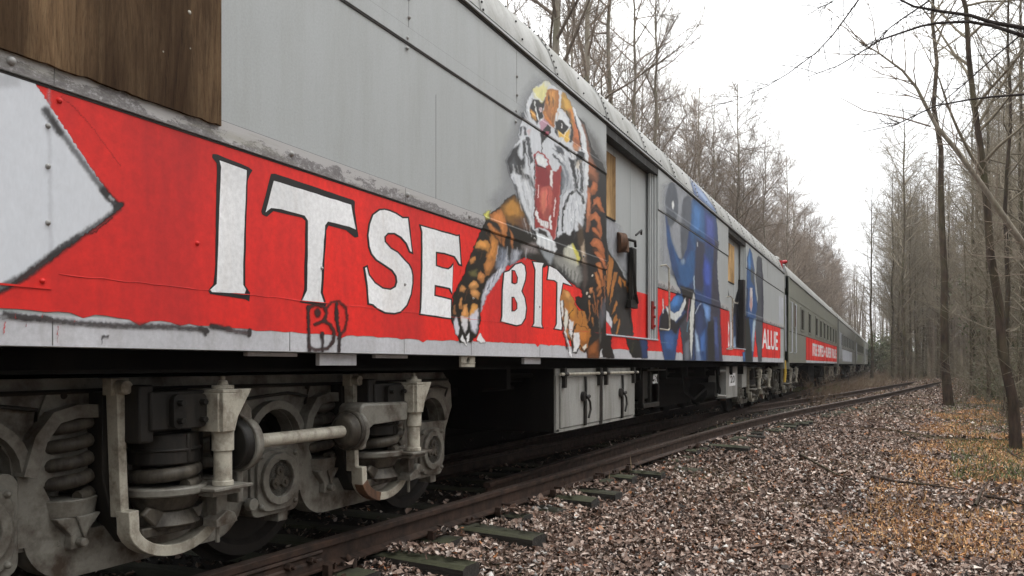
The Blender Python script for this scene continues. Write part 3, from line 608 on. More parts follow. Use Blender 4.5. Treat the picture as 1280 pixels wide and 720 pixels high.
def paint_arrow():
    c = Canvas(-34, 172, 1.27, 2.126, 0.8, 0.0042, lift=0.0045, wob=1.1, seed=41, gr=.07); P, L = c.poly, c.line
    P([(-60,70),(42,102),(47,110),(59,129),(98,187),(138,247),(148,258),(120,283),(62,319),(0,363),(-60,392)], (207,211,217), .6)
    P([(-60,84),(20,96),(24,108),(-60,118)], (150,152,156), 5, .5); P([(62,100),(66,320),(60,322),(58,120)], (160,162,168), 2.5, .35)
    k = (44,42,42)
    L([(56,138),(64,150),(74,166)], k, 10, 3.4, .92, 9); L([(66,152),(86,180),(110,213),(136,248)], (52,50,50), 7.5, 3, .8); L([(128,238),(146,258)], k, 9, 2.4, .95)
    L([(136,246),(141,250)], (170,170,172), 3, 1.5, .8); L([(150,256),(144,260)], k, 8, 1.6, .95)
    L([(147,261),(122,280),(96,297),(62,321),(30,345),(-2,362),(-50,386)], (54,52,52), 6, 3, .85, 13); L([(96,297),(70,314),(62,322)], k, 7, 2, .7)
    L([(140,272),(118,290),(112,292)], (60,30,30), 1.4, .6, .8); L([(76,121),(92,134),(108,151),(128,178),(150,208)], (140,34,32), .7, .5, .55)
    c.cut(((c.qx - 160) * .9 > 0))
    return c

def paint_tag():
    c = Canvas(378, 438, 1.187, 1.56, 0.6, 0.0036, lift=0.006, wob=.8, seed=51); L, O = c.line, c.oval
    k = (46,36,36)
    L([(384,383),(385,410),(386,440)], k, 4, 1, .92); L([(384,385),(393,381),(404,382.5),(407.5,391),(405,400),(393,405.5)], (64,40,38), 4.4, 1.2, .88); L([(404,400),(412,406),(417,415),(416,426),(409,435),(394,437.5),(386,434)], (62,42,40), 4.2, 1.2, .88)
    O(396,391,4.2,6,(58,38,38),.3,.85); L([(402,416),(403,428),(402,440)], k, 3.4, 1, .92, 2); O(401.5,419,2.8,4.5,k,.3,.9)
    L([(407,386),(413,378),(423,376.5),(431,384),(433.5,398),(430,412),(422,423)], (66,40,38), 3.2, 1.1, .8); L([(420,380),(419.6,398),(424,418),(423,440)], k, 3.8, 1, .92); O(420,394,2.8,9,k,.3,.85); L([(415,430),(417,424)], k, 2, 1, .8)
    return c

def paint_spray():
    c = Canvas(-30, 330, 1.187, 1.42, 0.8, 0.004, lift=0.006, wob=1.2, seed=61); L = c.line
    k = (52,48,48)
    L([(6,393),(30,397),(58,398)], k, 8.5, 2, .9, 7); L([(56,399),(90,403),(150,407),(210,408),(257,412)], (66,60,60), 6.5, 2.4, .85, 5.5); L([(250,410),(258,414)], k, 6, 1.2, .9); L([(256,414),(256,420)], k, 1.6, .7, .9)
    L([(263,407),(286,411)], k, 5.5, 1.6, .92); L([(284,412),(311,416)], (74,60,60), 5, 2, .8); L([(311,413),(311,420)], k, 4.5, 1, .92); L([(-30,397),(6,396)], (140,140,142), 5, 2, .7)
    L([(126,424),(127,421),(134,420.6)], k, 2.4, 1, .85); L([(126,424),(127,430)], (120,120,126), 1, .6, .8)
    red = (200,42,38)
    L([(5,402),(3,418)], red, 1.2, .5, .9)
    for x, a, b in ((19,392,399),(71,408,427),(92,399,404),(31,404,407),(52,392,398)): L([(x,a),(x - .4,b)], red, .8, .4, .8)
    return c
# ------------------------------------------------------------------ materials of the train
M = {}
M['wall'] = wall_paint('silver_wall_paint', (0.395, 0.415, 0.418), (0.345, 0.362, 0.362))
M['sill'] = weathered('silver_sill_paint', (0.50, 0.505, 0.53), (0.38, 0.37, 0.375), 0.45, (0.5, 0.8), 7)
M['belt'] = belt_mat('flaking_belt_paint')
M['roof'] = weathered('roof_paint', (0.31, 0.31, 0.295), (0.19, 0.188, 0.165), 0.55, (0.45, 0.75), 4, fine=60)
M['red'] = weathered('red_band_paint', (0.80, 0.027, 0.019), (0.44, 0.023, 0.023), 0.45, (0.42, 0.74), 1.5, fine=25, bumpy=0.05)
M['black'] = weathered('black_lettering_paint', (0.018, 0.017, 0.017), (0.035, 0.032, 0.03), 0.45)
M['white'] = weathered('white_lettering_paint', (0.80, 0.81, 0.82), (0.70, 0.68, 0.66), 0.42, (0.5, 0.8), 6, bumpy=0.05)
M['mural'] = attr_paint('mural_paint')
M['rivet'] = weathered('rivet_paint', (0.36, 0.36, 0.35), (0.16, 0.14, 0.12), 0.4, fine=200)
M['shade_line'] = weathered('shade_line', (0.03, 0.028, 0.026), (0.06, 0.05, 0.045), 0.8)  # near black for strips that stand in for shadow lines
M['lockred'] = weathered('dirty_red_paint', (0.30, 0.022, 0.018), (0.10, 0.018, 0.015), 0.5, (.4, .65), 12)
M['seam'] = weathered('seam_grime', (0.13, 0.13, 0.125), (0.25, 0.25, 0.24), 0.7, fine=90)
M['ply'] = wood_mat('weathered_plywood', (0.135, 0.096, 0.058), (0.078, 0.050, 0.029), (0.032, 0.021, 0.013), figure=.5)
M['osb'] = wood_mat('yellow_board', (0.46, 0.33, 0.17), (0.33, 0.22, 0.11), (0.16, 0.10, 0.05), figure=.5)
M['steel'] = weathered('truck_paint', (0.195, 0.188, 0.163), (0.048, 0.034, 0.024), 0.34, (0.43, 0.66), 5, streak=False, fine=55, bumpy=0.25, spots=((0.05, 0.040, 0.032), 14, 0.66))
M['steel2'] = weathered('spring_paint', (0.095, 0.084, 0.066), (0.026, 0.021, 0.017), 0.48, (0.36, 0.64), 14, fine=70, bumpy=0.3)
M['darksteel'] = weathered('oily_steel', (0.011, 0.010, 0.0085), (0.036, 0.030, 0.024), 0.5, (0.5, 0.75), 12, fine=60, bumpy=0.25)
M['rust'] = weathered('rusty_steel', (0.135, 0.070, 0.040), (0.060, 0.035, 0.024), 0.75, (0.4, 0.65), 16, fine=80, bumpy=0.3)
M['wheel'] = weathered('wheel_steel', (0.018, 0.015, 0.013), (0.010, 0.008, 0.007), 0.7, fine=50)
M['chalk'] = weathered('chalky_steel', (0.44, 0.415, 0.345), (0.13, 0.105, 0.078), 0.36, (0.45, 0.72), 11, streak=False, fine=80, bumpy=0.2, spec=.4)
M['box'] = weathered('battery_box_paint', (0.29, 0.29, 0.275), (0.16, 0.155, 0.135), 0.5, (0.42, 0.72), 5, fine=50, spots=((0.05, 0.045, 0.04), 20, 0.69))
M['under'] = weathered('underframe_shade', (0.006, 0.0055, 0.005), (0.012, 0.0105, 0.009), 0.95, spec=0.05)  # near black, puts the shade beneath the cars into the colour
M['olive'] = wall_paint('olive_grey_paint', (0.235, 0.237, 0.212), (0.185, 0.187, 0.163), green=0.4)
M['olive2'] = wall_paint('dull_silver_paint', (0.27, 0.273, 0.262), (0.21, 0.213, 0.203), green=0.3)
M['panel'] = weathered('pale_panel_paint', (0.47, 0.49, 0.53), (0.36, 0.37, 0.40), 0.5)
M['panelg'] = weathered('green_panel_paint', (0.30, 0.33, 0.24), (0.22, 0.24, 0.18), 0.5)
mg, nt, b_, _ = new_mat('dark_window_glass'); b_.inputs['Base Color'].default_value = (0.02, 0.022, 0.022, 1); b_.inputs['Roughness'].default_value = 0.12; M['glass'] = mg
M['yellow'] = weathered('yellow_hose_paint', (0.50, 0.33, 0.04), (0.30, 0.19, 0.04), 0.5)
mg, nt, b_, _ = new_mat('red_lamp_glass'); b_.inputs['Base Color'].default_value = (0.35, 0.012, 0.016, 1); b_.inputs['Roughness'].default_value = 0.2; M['redlamp'] = mg

def flat_poly(name, pts, mat, parent, lift, holes=()):
    """paint sheet on the car side, pts in (y,z)"""
    rings = [list(pts)] + [list(h) for h in holes]; flat = [p for r in rings for p in r]
    tris = geometry.tessellate_polygon([[Vector((p[0], p[1], 0)) for p in r] for r in rings])
    me = bpy.data.meshes.new(name); me.from_pydata([(XS + lift, p[0], p[1]) for p in flat], [], [tuple(t) for t in tris]); me.update()
    for p in me.polygons:
        if p.normal.x < 0: p.flip()
    me.materials.append(mat); o = bpy.data.objects.new(name, me); COL.objects.link(o)
    hang(o, parent); return o
def hang(o, parent):
    """child built in world coordinates under a parent that only sits elsewhere"""
    o.parent = parent; o.matrix_parent_inverse = Matrix.Translation(-parent.location); return o
def S(pts): return [side(*p) for p in pts]
def rough_outline(pts, amp=0.35, step=9.0, seed=0):
    """hand-brushed edge: the outline cut into short steps that waver a little"""
    r = random.Random(seed); out = []
    for k, a in enumerate(pts):
        b = pts[(k + 1) % len(pts)]; L = math.hypot(b[0] - a[0], b[1] - a[1]); n = max(1, int(L / step))
        for i in range(n):
            t = i / n; w = amp if i else amp * .3
            out.append((a[0] + (b[0] - a[0]) * t + r.uniform(-w, w), a[1] + (b[1] - a[1]) * t + r.uniform(-w, w)))
    return out
def offset(pts, d):
    n = len(pts); A = sum(pts[i][0] * pts[(i + 1) % n][1] - pts[(i + 1) % n][0] * pts[i][1] for i in range(n)); sg = 1 if A > 0 else -1
    out = []
    for i in range(n):
        p0, p, p1 = Vector(pts[i - 1]), Vector(pts[i]), Vector(pts[(i + 1) % n])
        e0 = (p - p0).normalized(); e1 = (p1 - p).normalized()
        n0 = Vector((e0.y, -e0.x)) * sg; n1 = Vector((e1.y, -e1.x)) * sg; m = n0 + n1
        if m.length < .4: m = n0
        m.normalize(); k = min(1.9, 1 / max(.35, m.dot(n0)))
        q = p + m * d * k; out.append((q.x, q.y))
    return out
def text_mesh(name, s, y0, y1, z0, z1, x, mat, parent, world=True, bold=0.02):
    cu = bpy.data.curves.new(name, 'FONT'); cu.body = s; cu.resolution_u = 3; cu.offset = bold; t = bpy.data.objects.new(name, cu); COL.objects.link(t)
    dg = bpy.context.evaluated_depsgraph_get(); dg.update(); me = bpy.data.meshes.new_from_object(t.evaluated_get(dg)); bpy.data.objects.remove(t); bpy.data.curves.remove(cu)
    xs = [v.co.x for v in me.vertices]; ys = [v.co.y for v in me.vertices]; a, b, c, d = min(xs), max(xs), min(ys), max(ys)
    for v in me.vertices:
        ty = (v.co.x - a) / (b - a) * (y1 - y0) + y0; tz = (v.co.y - c) / (d - c) * (z1 - z0) + z0; v.co = (x, ty, tz)
    me.materials.clear(); me.materials.append(mat); me.update()
    o = bpy.data.objects.new(name, me); COL.objects.link(o)
    if world: hang(o, parent)
    else: o.parent = parent
    return o

# ------------------------------------------------------------------ six-wheel truck (right side detailed, left side plain)
AX = 1.715; YC = AX / 2
def make_truck(parent, yloc):
    def X(D): return -D - TXC
    f = MB()
    xf, xb = X(3.27), X(3.36)
    # upper cast frame with pedestal legs and arches over the journals
    top = [(-2.12, 0.78), (-2.10, 0.96), (-1.98, 1.06), (1.98, 1.06), (2.10, 0.96), (2.12, 0.78)]
    low = []
    for a in (AX, 0, -AX):
        low += [(a + .30, .60), (a + .27, .34), (a + .205, .34), (a + .20, .62)] + arc(a, .66, .20, 0, 180, 8)[1:-1] + [(a - .20, .62), (a - .205, .34), (a - .27, .34), (a - .30, .60)]
    f.prism(top + low, xb, xf)
    f.prism(top + [(q[0], max(q[1], .62)) for q in low], -xf, -xb)
    for yc in (-YC, YC):
        out = arc(yc + .40, .41, .225, -90, 0, 8) + [(yc + .625, .62), (yc + .60, .80), (yc + .52, 1.0), (yc - .52, 1.0), (yc - .60, .80), (yc - .625, .62)] + arc(yc - .40, .41, .225, 180, 270, 8)
        h = [(yc + .48, .90), (yc - .40, .905), (yc - .50, .88), (yc - .555, .80), (yc - .565, .66), (yc - .50, .53), (yc - .42, .44), (yc - .30, .385), (yc + .30, .385), (yc + .42, .44), (yc + .54, .64), (yc + .54, .80)]
        f.prism(out, xb - .02, xf + .012, [h])
        p = [(yc - .26, .912), (yc - .42, .918), (yc - .515, .895), (yc - .585, .81), (yc - .632, .655)]
        f.strap(p, .058, xf - .03, xf + .075)
        f.strap([(yc + .30, .912), (yc + .44, .915), (yc + .53, .87), (yc + .575, .80), (yc + .60, .66)], .045, xf - .03, xf + .05)
    for a in (-AX, 0, AX):
        f.strap(arc(a, .665, .225, 4, 176, 12), .048, xf - .03, xf + .055)
        f.box(xf - .05, xf + .02, a + .205, a + .25, .36, .66); f.box(xf - .05, xf + .02, a - .25, a - .205, .36, .66)
    # cross members and bolster
    tr = f.build('truck', M['steel'], parent, bevel=.012); tr.location = (0, yloc, 0)
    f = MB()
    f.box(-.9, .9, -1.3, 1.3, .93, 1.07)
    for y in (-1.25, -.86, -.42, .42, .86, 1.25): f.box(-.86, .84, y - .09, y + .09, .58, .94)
    f.build('bolster', M['under'], tr)  # shade behind the frame openings is put into its dark colour
    f = MB(); xa = X(3.27) + .012
    for yy, zz_ in ((-1.30, .985), (-.62, .975), (-.30, .99), (.30, .985), (.62, .97), (1.18, .99), (1.52, .975), (-1.05, 1.0)): f.dome((xa, yy, zz_), .016, .014, 8)
    for yy in (-AX, 0, AX): f.tube([(xa - .02, yy - .3, .9), (xa + .03, yy - .28, .93), (xa + .03, yy + .1, .955), (xa + .02, yy + .28, .93), (xa - .02, yy + .3, .86)], .009, 6)
    f.tube([(xa + .02, -2.0, 1.0), (xa + .025, -.9, 1.005), (xa + .02, .9, .998), (xa + .02, 2.0, 1.0)], .012, 6)
    f.build('brake_pipe', M['darksteel'], tr)
    f = MB()
    for yy in (-AX - .52, -AX + .52, -.50, .50, AX - .52, AX + .50): f.box(.70, .80, yy - .03, yy + .03, .30, .62); f.tube([(.75, yy, .62), (.74, yy + .01, .95)], .018, 6)
    f.tube([(.78, -2.1, .33), (.79, 0, .325), (.78, 2.1, .33)], .016, 6)
    f.build('brake_rigging', M['rust'], tr)
    def add(mb, name, mat, bevel=.006, smooth=40): return mb.build(name, mat, tr, bevel=bevel, smooth=smooth)
    # wheels and axles
    for a in (-AX, 0, AX):
        for sgn in (1, -1):
            w = MB(); prof = [(.0, .10), (.0, .47), (.02, .50), (.03, .462), (.125, .455), (.13, .40), (.08, .37), (.07, .20), (.10, .12), (.10, .0)]
            n = 40; vs = []; fs = []
            for q, (dx, r) in enumerate(prof):
                for j in range(n): vs.append((sgn * (.68 + dx), a + r * math.cos(2 * PI * j / n), .457 + r * math.sin(2 * PI * j / n)))
            for q in range(len(prof) - 1):
                for j in range(n): fs.append((q * n + j, q * n + (j + 1) % n, (q + 1) * n + (j + 1) % n, (q + 1) * n + j))
            w.add(vs, fs); w.cyl((0, a, .457), (sgn * .95, a, .457), .07, n=14); add(w, 'wheel', M['wheel'], 0)
    # journal boxes with three-lobed caps
    for a in (-AX, 0, AX):
        j = MB(); y0 = a; x0, x1 = X(3.36), X(3.20)
        j.prism(rrect(a - .20, a + .20, .255, .68, .06), x0, x1 - .035)
        j.prism(rrect(a - .17, a + .17, .28, .63, .10), x1 - .04, x1 - .012)
        j.prism(arc(a, .462, .150, 0, 342, 19), x1 - .03, x1 + .012, [arc(a, .462, .105, 0, 340, 17)])
        for q in (-.165, .165):
            for z in (.315, .60): j.dome((x1 - .012, a + q * .85, z), .018, .018, 6)
        j.box(x0, x1 - .06, a - .215, a - .195, .33, .62); j.box(x0, x1 - .06, a + .195, a + .215, .33, .62)
        j.cyl((x1 - .03, a - .22, .345), (x1 + .01, a - .22, .345), .036, n=12); j.box(x0, x1 - .05, a + .04, a + .12, .20, .27)
        add(j, 'journal_box', M['steel'], .007)
        c = MB(); c.cyl((x1 - .05, a, .462), (x1 - .012, a, .462), .105, n=20)
        add(c, 'bearing_recess', M['darksteel'], 0)
        c = MB()
        for k in range(3):
            t = math.radians(90 + 120 * k); yy, zz = a + .045 * math.cos(t), .462 + .045 * math.sin(t)
            c.cyl((x1 - .015, yy, zz), (x1 + .006, yy, zz), .031, n=12); c.cyl((x1 - .0, yy, zz), (x1 + .016, yy, zz), .013, n=6)
        c.cyl((x1 - .016, a, .462), (x1 + .002, a, .462), .036, n=14)
        add(c, 'bearing_cap', M['steel2'], .003)
    for k, yc in enumerate((-YC, YC)):
        # equalizer coil springs in the frame windows
        for sgn in (-1, 1):
            s = MB(); cy = yc + sgn * .40
            s.coil((X(3.34), cy), .112, .031, .535, .885, 4.4, n=10, seg=22)
            add(s, 'coil_spring', M['steel2'], 0, 60)
            s = MB(); s.cyl((X(3.34), cy, .455), (X(3.34), cy, .535), .135, .150, n=24); s.cyl((X(3.40), cy, .50), (X(3.40), cy, .93), .03, n=8); s.cyl((X(3.36), cy, .885), (X(3.36), cy, .93), .14, n=20)
            s.prism([(cy - .11, .46), (cy + .11, .46), (cy + .035, .375), (cy + .04, .315), (cy - .04, .315), (cy - .035, .375)], X(3.30), X(3.215)); s.prism([(cy - .02, .46), (cy + .06, .46), (cy + .02, .35)], X(3.215), X(3.20))
            s.cyl((X(3.22), cy, .345), (X(3.175), cy, .345), .022, n=6)
            add(s, 'spring_seat', M['steel'])
        # swing hanger: long flat link ending in a stirrup under the spring
        h = MB(); a, b = yc - .290, yc + .225
        h.strap([(a - .002, 1.03), (a + .006, .80), (a + .014, .60), (a + .022, .44)], .042, X(3.16), X(3.09))
        m_, w_ = (a + .02 + b) / 2, (b - a - .02) / 2
        lp = [(a + .022, .47), (a + .026, .42)] + [(m_ - w_ * math.cos(math.radians(t)), .41 - .158 * math.sin(math.radians(t))) for t in range(14, 170, 12)] + [(b, .40), (b + .004, .46)]
        h.strap(lp, .052, X(3.12), X(3.035))
        h.cyl((X(3.13), a, 1.02), (X(3.05), a, 1.02), .032, n=12); h.box(X(3.16), X(3.10), a - .04, a + .05, .985, 1.06)
        add(h, 'spring_hanger', M['chalk'], .008)
        h = MB(); h.strap([(a - .005, 1.0), (a + .0, .6), (a + .05, .42), (a + .13, .31)], .055, X(3.28), X(3.17)); h.strap([(b + .01, .44), (b + .02, .7), (b + .01, .98)], .05, X(3.26), X(3.18)); add(h, 'hanger_shade_plate', M['darksteel'], .008)  # dark plates added; the first stands in for the hanger's shaded side
        if k == 1:
            rl = MB(); rl.strap([(p[0], p[1] - .002) for p in lp[2:8]], .058, X(3.10), X(3.031)); add(rl, 'rusty_stirrup', M['rust'], .008)['label'] = 'rust brown bottom of the spring stirrup'
        # bolster spring, its cap and seat
        sy = yc - .01; sx = X(3.14)
        s = MB(); s.coil((sx, sy), .135, .034, .550, .655, 1.6, n=10, seg=24); add(s, 'bolster_spring', M['steel2'], 0, 60)
        s = MB(); s.cyl((sx, sy, .655), (sx, sy, .80), .160, .155, n=28); s.cyl((sx, sy, .715), (sx, sy, .732), .166, n=28); s.box(sx - .1, sx + .05, sy - .16, sy + .16, .79, .99); s.box(sx + .13, sx + .165, sy - .012, sy + .012, .66, .80)
        add(s, 'spring_cap', M['darksteel'], .008)
        s = MB(); s.cyl((sx, sy, .512), (sx, sy, .552), .195, n=32); add(s, 'spring_seat', M['steel'], .008)
        s = MB(); s.cyl((sx, sy, .44), (sx, sy, .512), .13, .175, n=24); s.cyl((sx, sy, .37), (sx, sy, .44), .16, .12, n=24)
        s.box(sx - .12, sx + .075, sy - .19, sy + .17, .325, .375); s.prism([(sy - .20, .44), (sy - .10, .35), (sy + .12, .35), (sy + .02, .40), (sy - .16, .47)], sx + .06, sx + .09); add(s, 'spring_plank', M['steel2'], .008)
        # bolted bracket box, chamfered cap plate
        bx = MB(); bx.box(X(3.2), X(2.985), yc - .22, yc + .12, .82, 1.0); bx.box(X(3.2), X(3.0), yc - .27, yc - .19, .77, 1.03)
        add(bx, 'bracket', M['darksteel'], .01)
        bx = MB(); bx.prism(rrect(yc - .12, yc + .075, .825, .985, .03), X(2.99), X(2.955))
        for py_ in (-.088, .042):
            for z in (.862, .945): bx.cyl((X(2.96), yc + py_, z), (X(2.925), yc + py_, z), .016, n=6)
        add(bx, 'bolted_plate', M['darksteel'], .005)
        dy, dx = yc + .15, X(2.93)
        bx = MB(); bx.box(X(3.10), X(2.862), dy - .065, dy + .062, .985, 1.003); bx.prism([(dy - .065, .985), (dy + .02, .985), (dy + .012, .80), (dy - .065, .80)], X(2.885), X(2.862))
        bx.prism([(dy + .0, 1.003), (dy + .125, 1.003), (dy + .035, .87), (dy + .012, .80)], X(2.89), X(2.864)); bx.box(X(3.06), X(2.885), dy - .075, dy - .055, .80, .985)
        add(bx, 'cap_plate', M['chalk'], .004)
        # vertical damper
        d = MB(); d.cyl((dx, dy, .705), (dx, dy, .98), .052, n=22); d.cyl((dx, dy, .56), (dx, dy, .71), .043, n=22); d.cyl((dx, dy, 1.003), (dx, dy, 1.022), .052, n=18); d.cyl((dx, dy, 1.022), (dx, dy, 1.045), .028, .02, n=10); d.cyl((dx, dy, 1.04), (dx, dy, 1.065), .012, n=8)
        d.cyl((dx, dy, .537), (dx, dy, .562), .050, n=18)
        add(d, 'shock_absorber', M['chalk'], .003)
        d = MB(); d.box(X(3.12), X(2.86), dy - .12, dy + .13, .520, .537); d.box(X(3.1), X(2.89), dy - .10, dy + .08, .494, .518); d.box(X(3.04), X(2.97), dy + .0, dy + .07, .33, .495); d.prism([(dy - .03, .335), (dy + .11, .345), (dy + .09, .39), (dy + .04, .41), (dy - .03, .37)], X(3.03), X(2.94)); d.cyl((X(2.985), dy + .02, .25), (X(2.985), dy + .02, .5), .011, n=8)
        add(d, 'damper_foot', M['steel'], .004)
    # bolster anchor: rubber bushing, rod, second bushing with its arm
    zz = .722; xr = X(2.99); ya, yb = -YC + .30, YC - .56
    a = MB(); a.cyl((xr, ya - .06, zz), (xr, ya + .0, zz), .128, .13, n=32); a.cyl((xr, ya - .10, zz), (xr, ya - .055, zz), .05, n=6); a.cyl((xr, ya - .115, zz), (xr, ya - .09, zz), .026, n=10)
    add(a, 'rubber_bushing', M['darksteel'], .01)
    a = MB(); a.cyl((xr, ya, zz), (xr, ya + .055, zz), .145, .138, n=32); a.cyl((xr, ya + .055, zz), (xr, ya + .08, zz), .10, .06, n=24); a.prism([(ya + .0, .85), (ya + .06, .83), (ya + .055, .90), (ya + .0, .955), (ya - .16, .985), (ya - .16, .93)], xr - .16, xr + .05)
    a.box(xr - .1, xr + .0, ya + .01, ya + .05, .42, .62)
    add(a, 'bushing_flange', M['steel'], .008)
    a = MB(); a.cyl((xr, ya + .03, zz), (xr, yb + .02, zz - .003), .037, .036, n=20); add(a, 'anchor_rod', M['chalk'], 0)
    a = MB(); a.cyl((xr, yb, zz), (xr, yb + .05, zz), .075, .115, n=28); a.cyl((xr, yb + .05, zz), (xr, yb + .085, zz), .125, n=28); add(a, 'rubber_bushing', M['steel2'], .01)
    a = MB(); a.cyl((xr, yb + .085, zz), (xr, yb + .12, zz), .128, n=28)
    a.prism([(yb + .09, .60), (yb + .15, .60), (yb + .18, .72), (yb + .23, .745), (yb + .62, .755), (yb + .62, .875), (yb + .13, .885), (yb + .09, .86)], xr - .10, xr + .075)
    add(a, 'anchor_arm', M['steel'], .02)
    return tr

def roof_profile():
    r = [(2.72, 3.72), (2.752, 3.73), (2.77, 3.82), (2.83, 3.98), (2.93, 4.13), (3.06, 4.26), (3.30, 4.40), (3.70, 4.51), (4.25, 4.55)]
    right = [(-p[0], p[1]) for p in r]; left = [(2 * TXC + p[0], p[1]) for p in r][::-1]
    return right + left[1:]                         # world x
def wall_profile(thick=.13):
    zs = [1.185, 2.128, 2.128, 2.226, 2.226, 3.143, 3.143, 3.236, 3.236, 3.70]; lf = [0, 0, .010, .010, .004, .004, .013, .013, .009, .009]
    return [(XS + l, z) for z, l in zip(zs, lf)] + [(XS - thick, 3.70), (XS - thick, 1.185)]

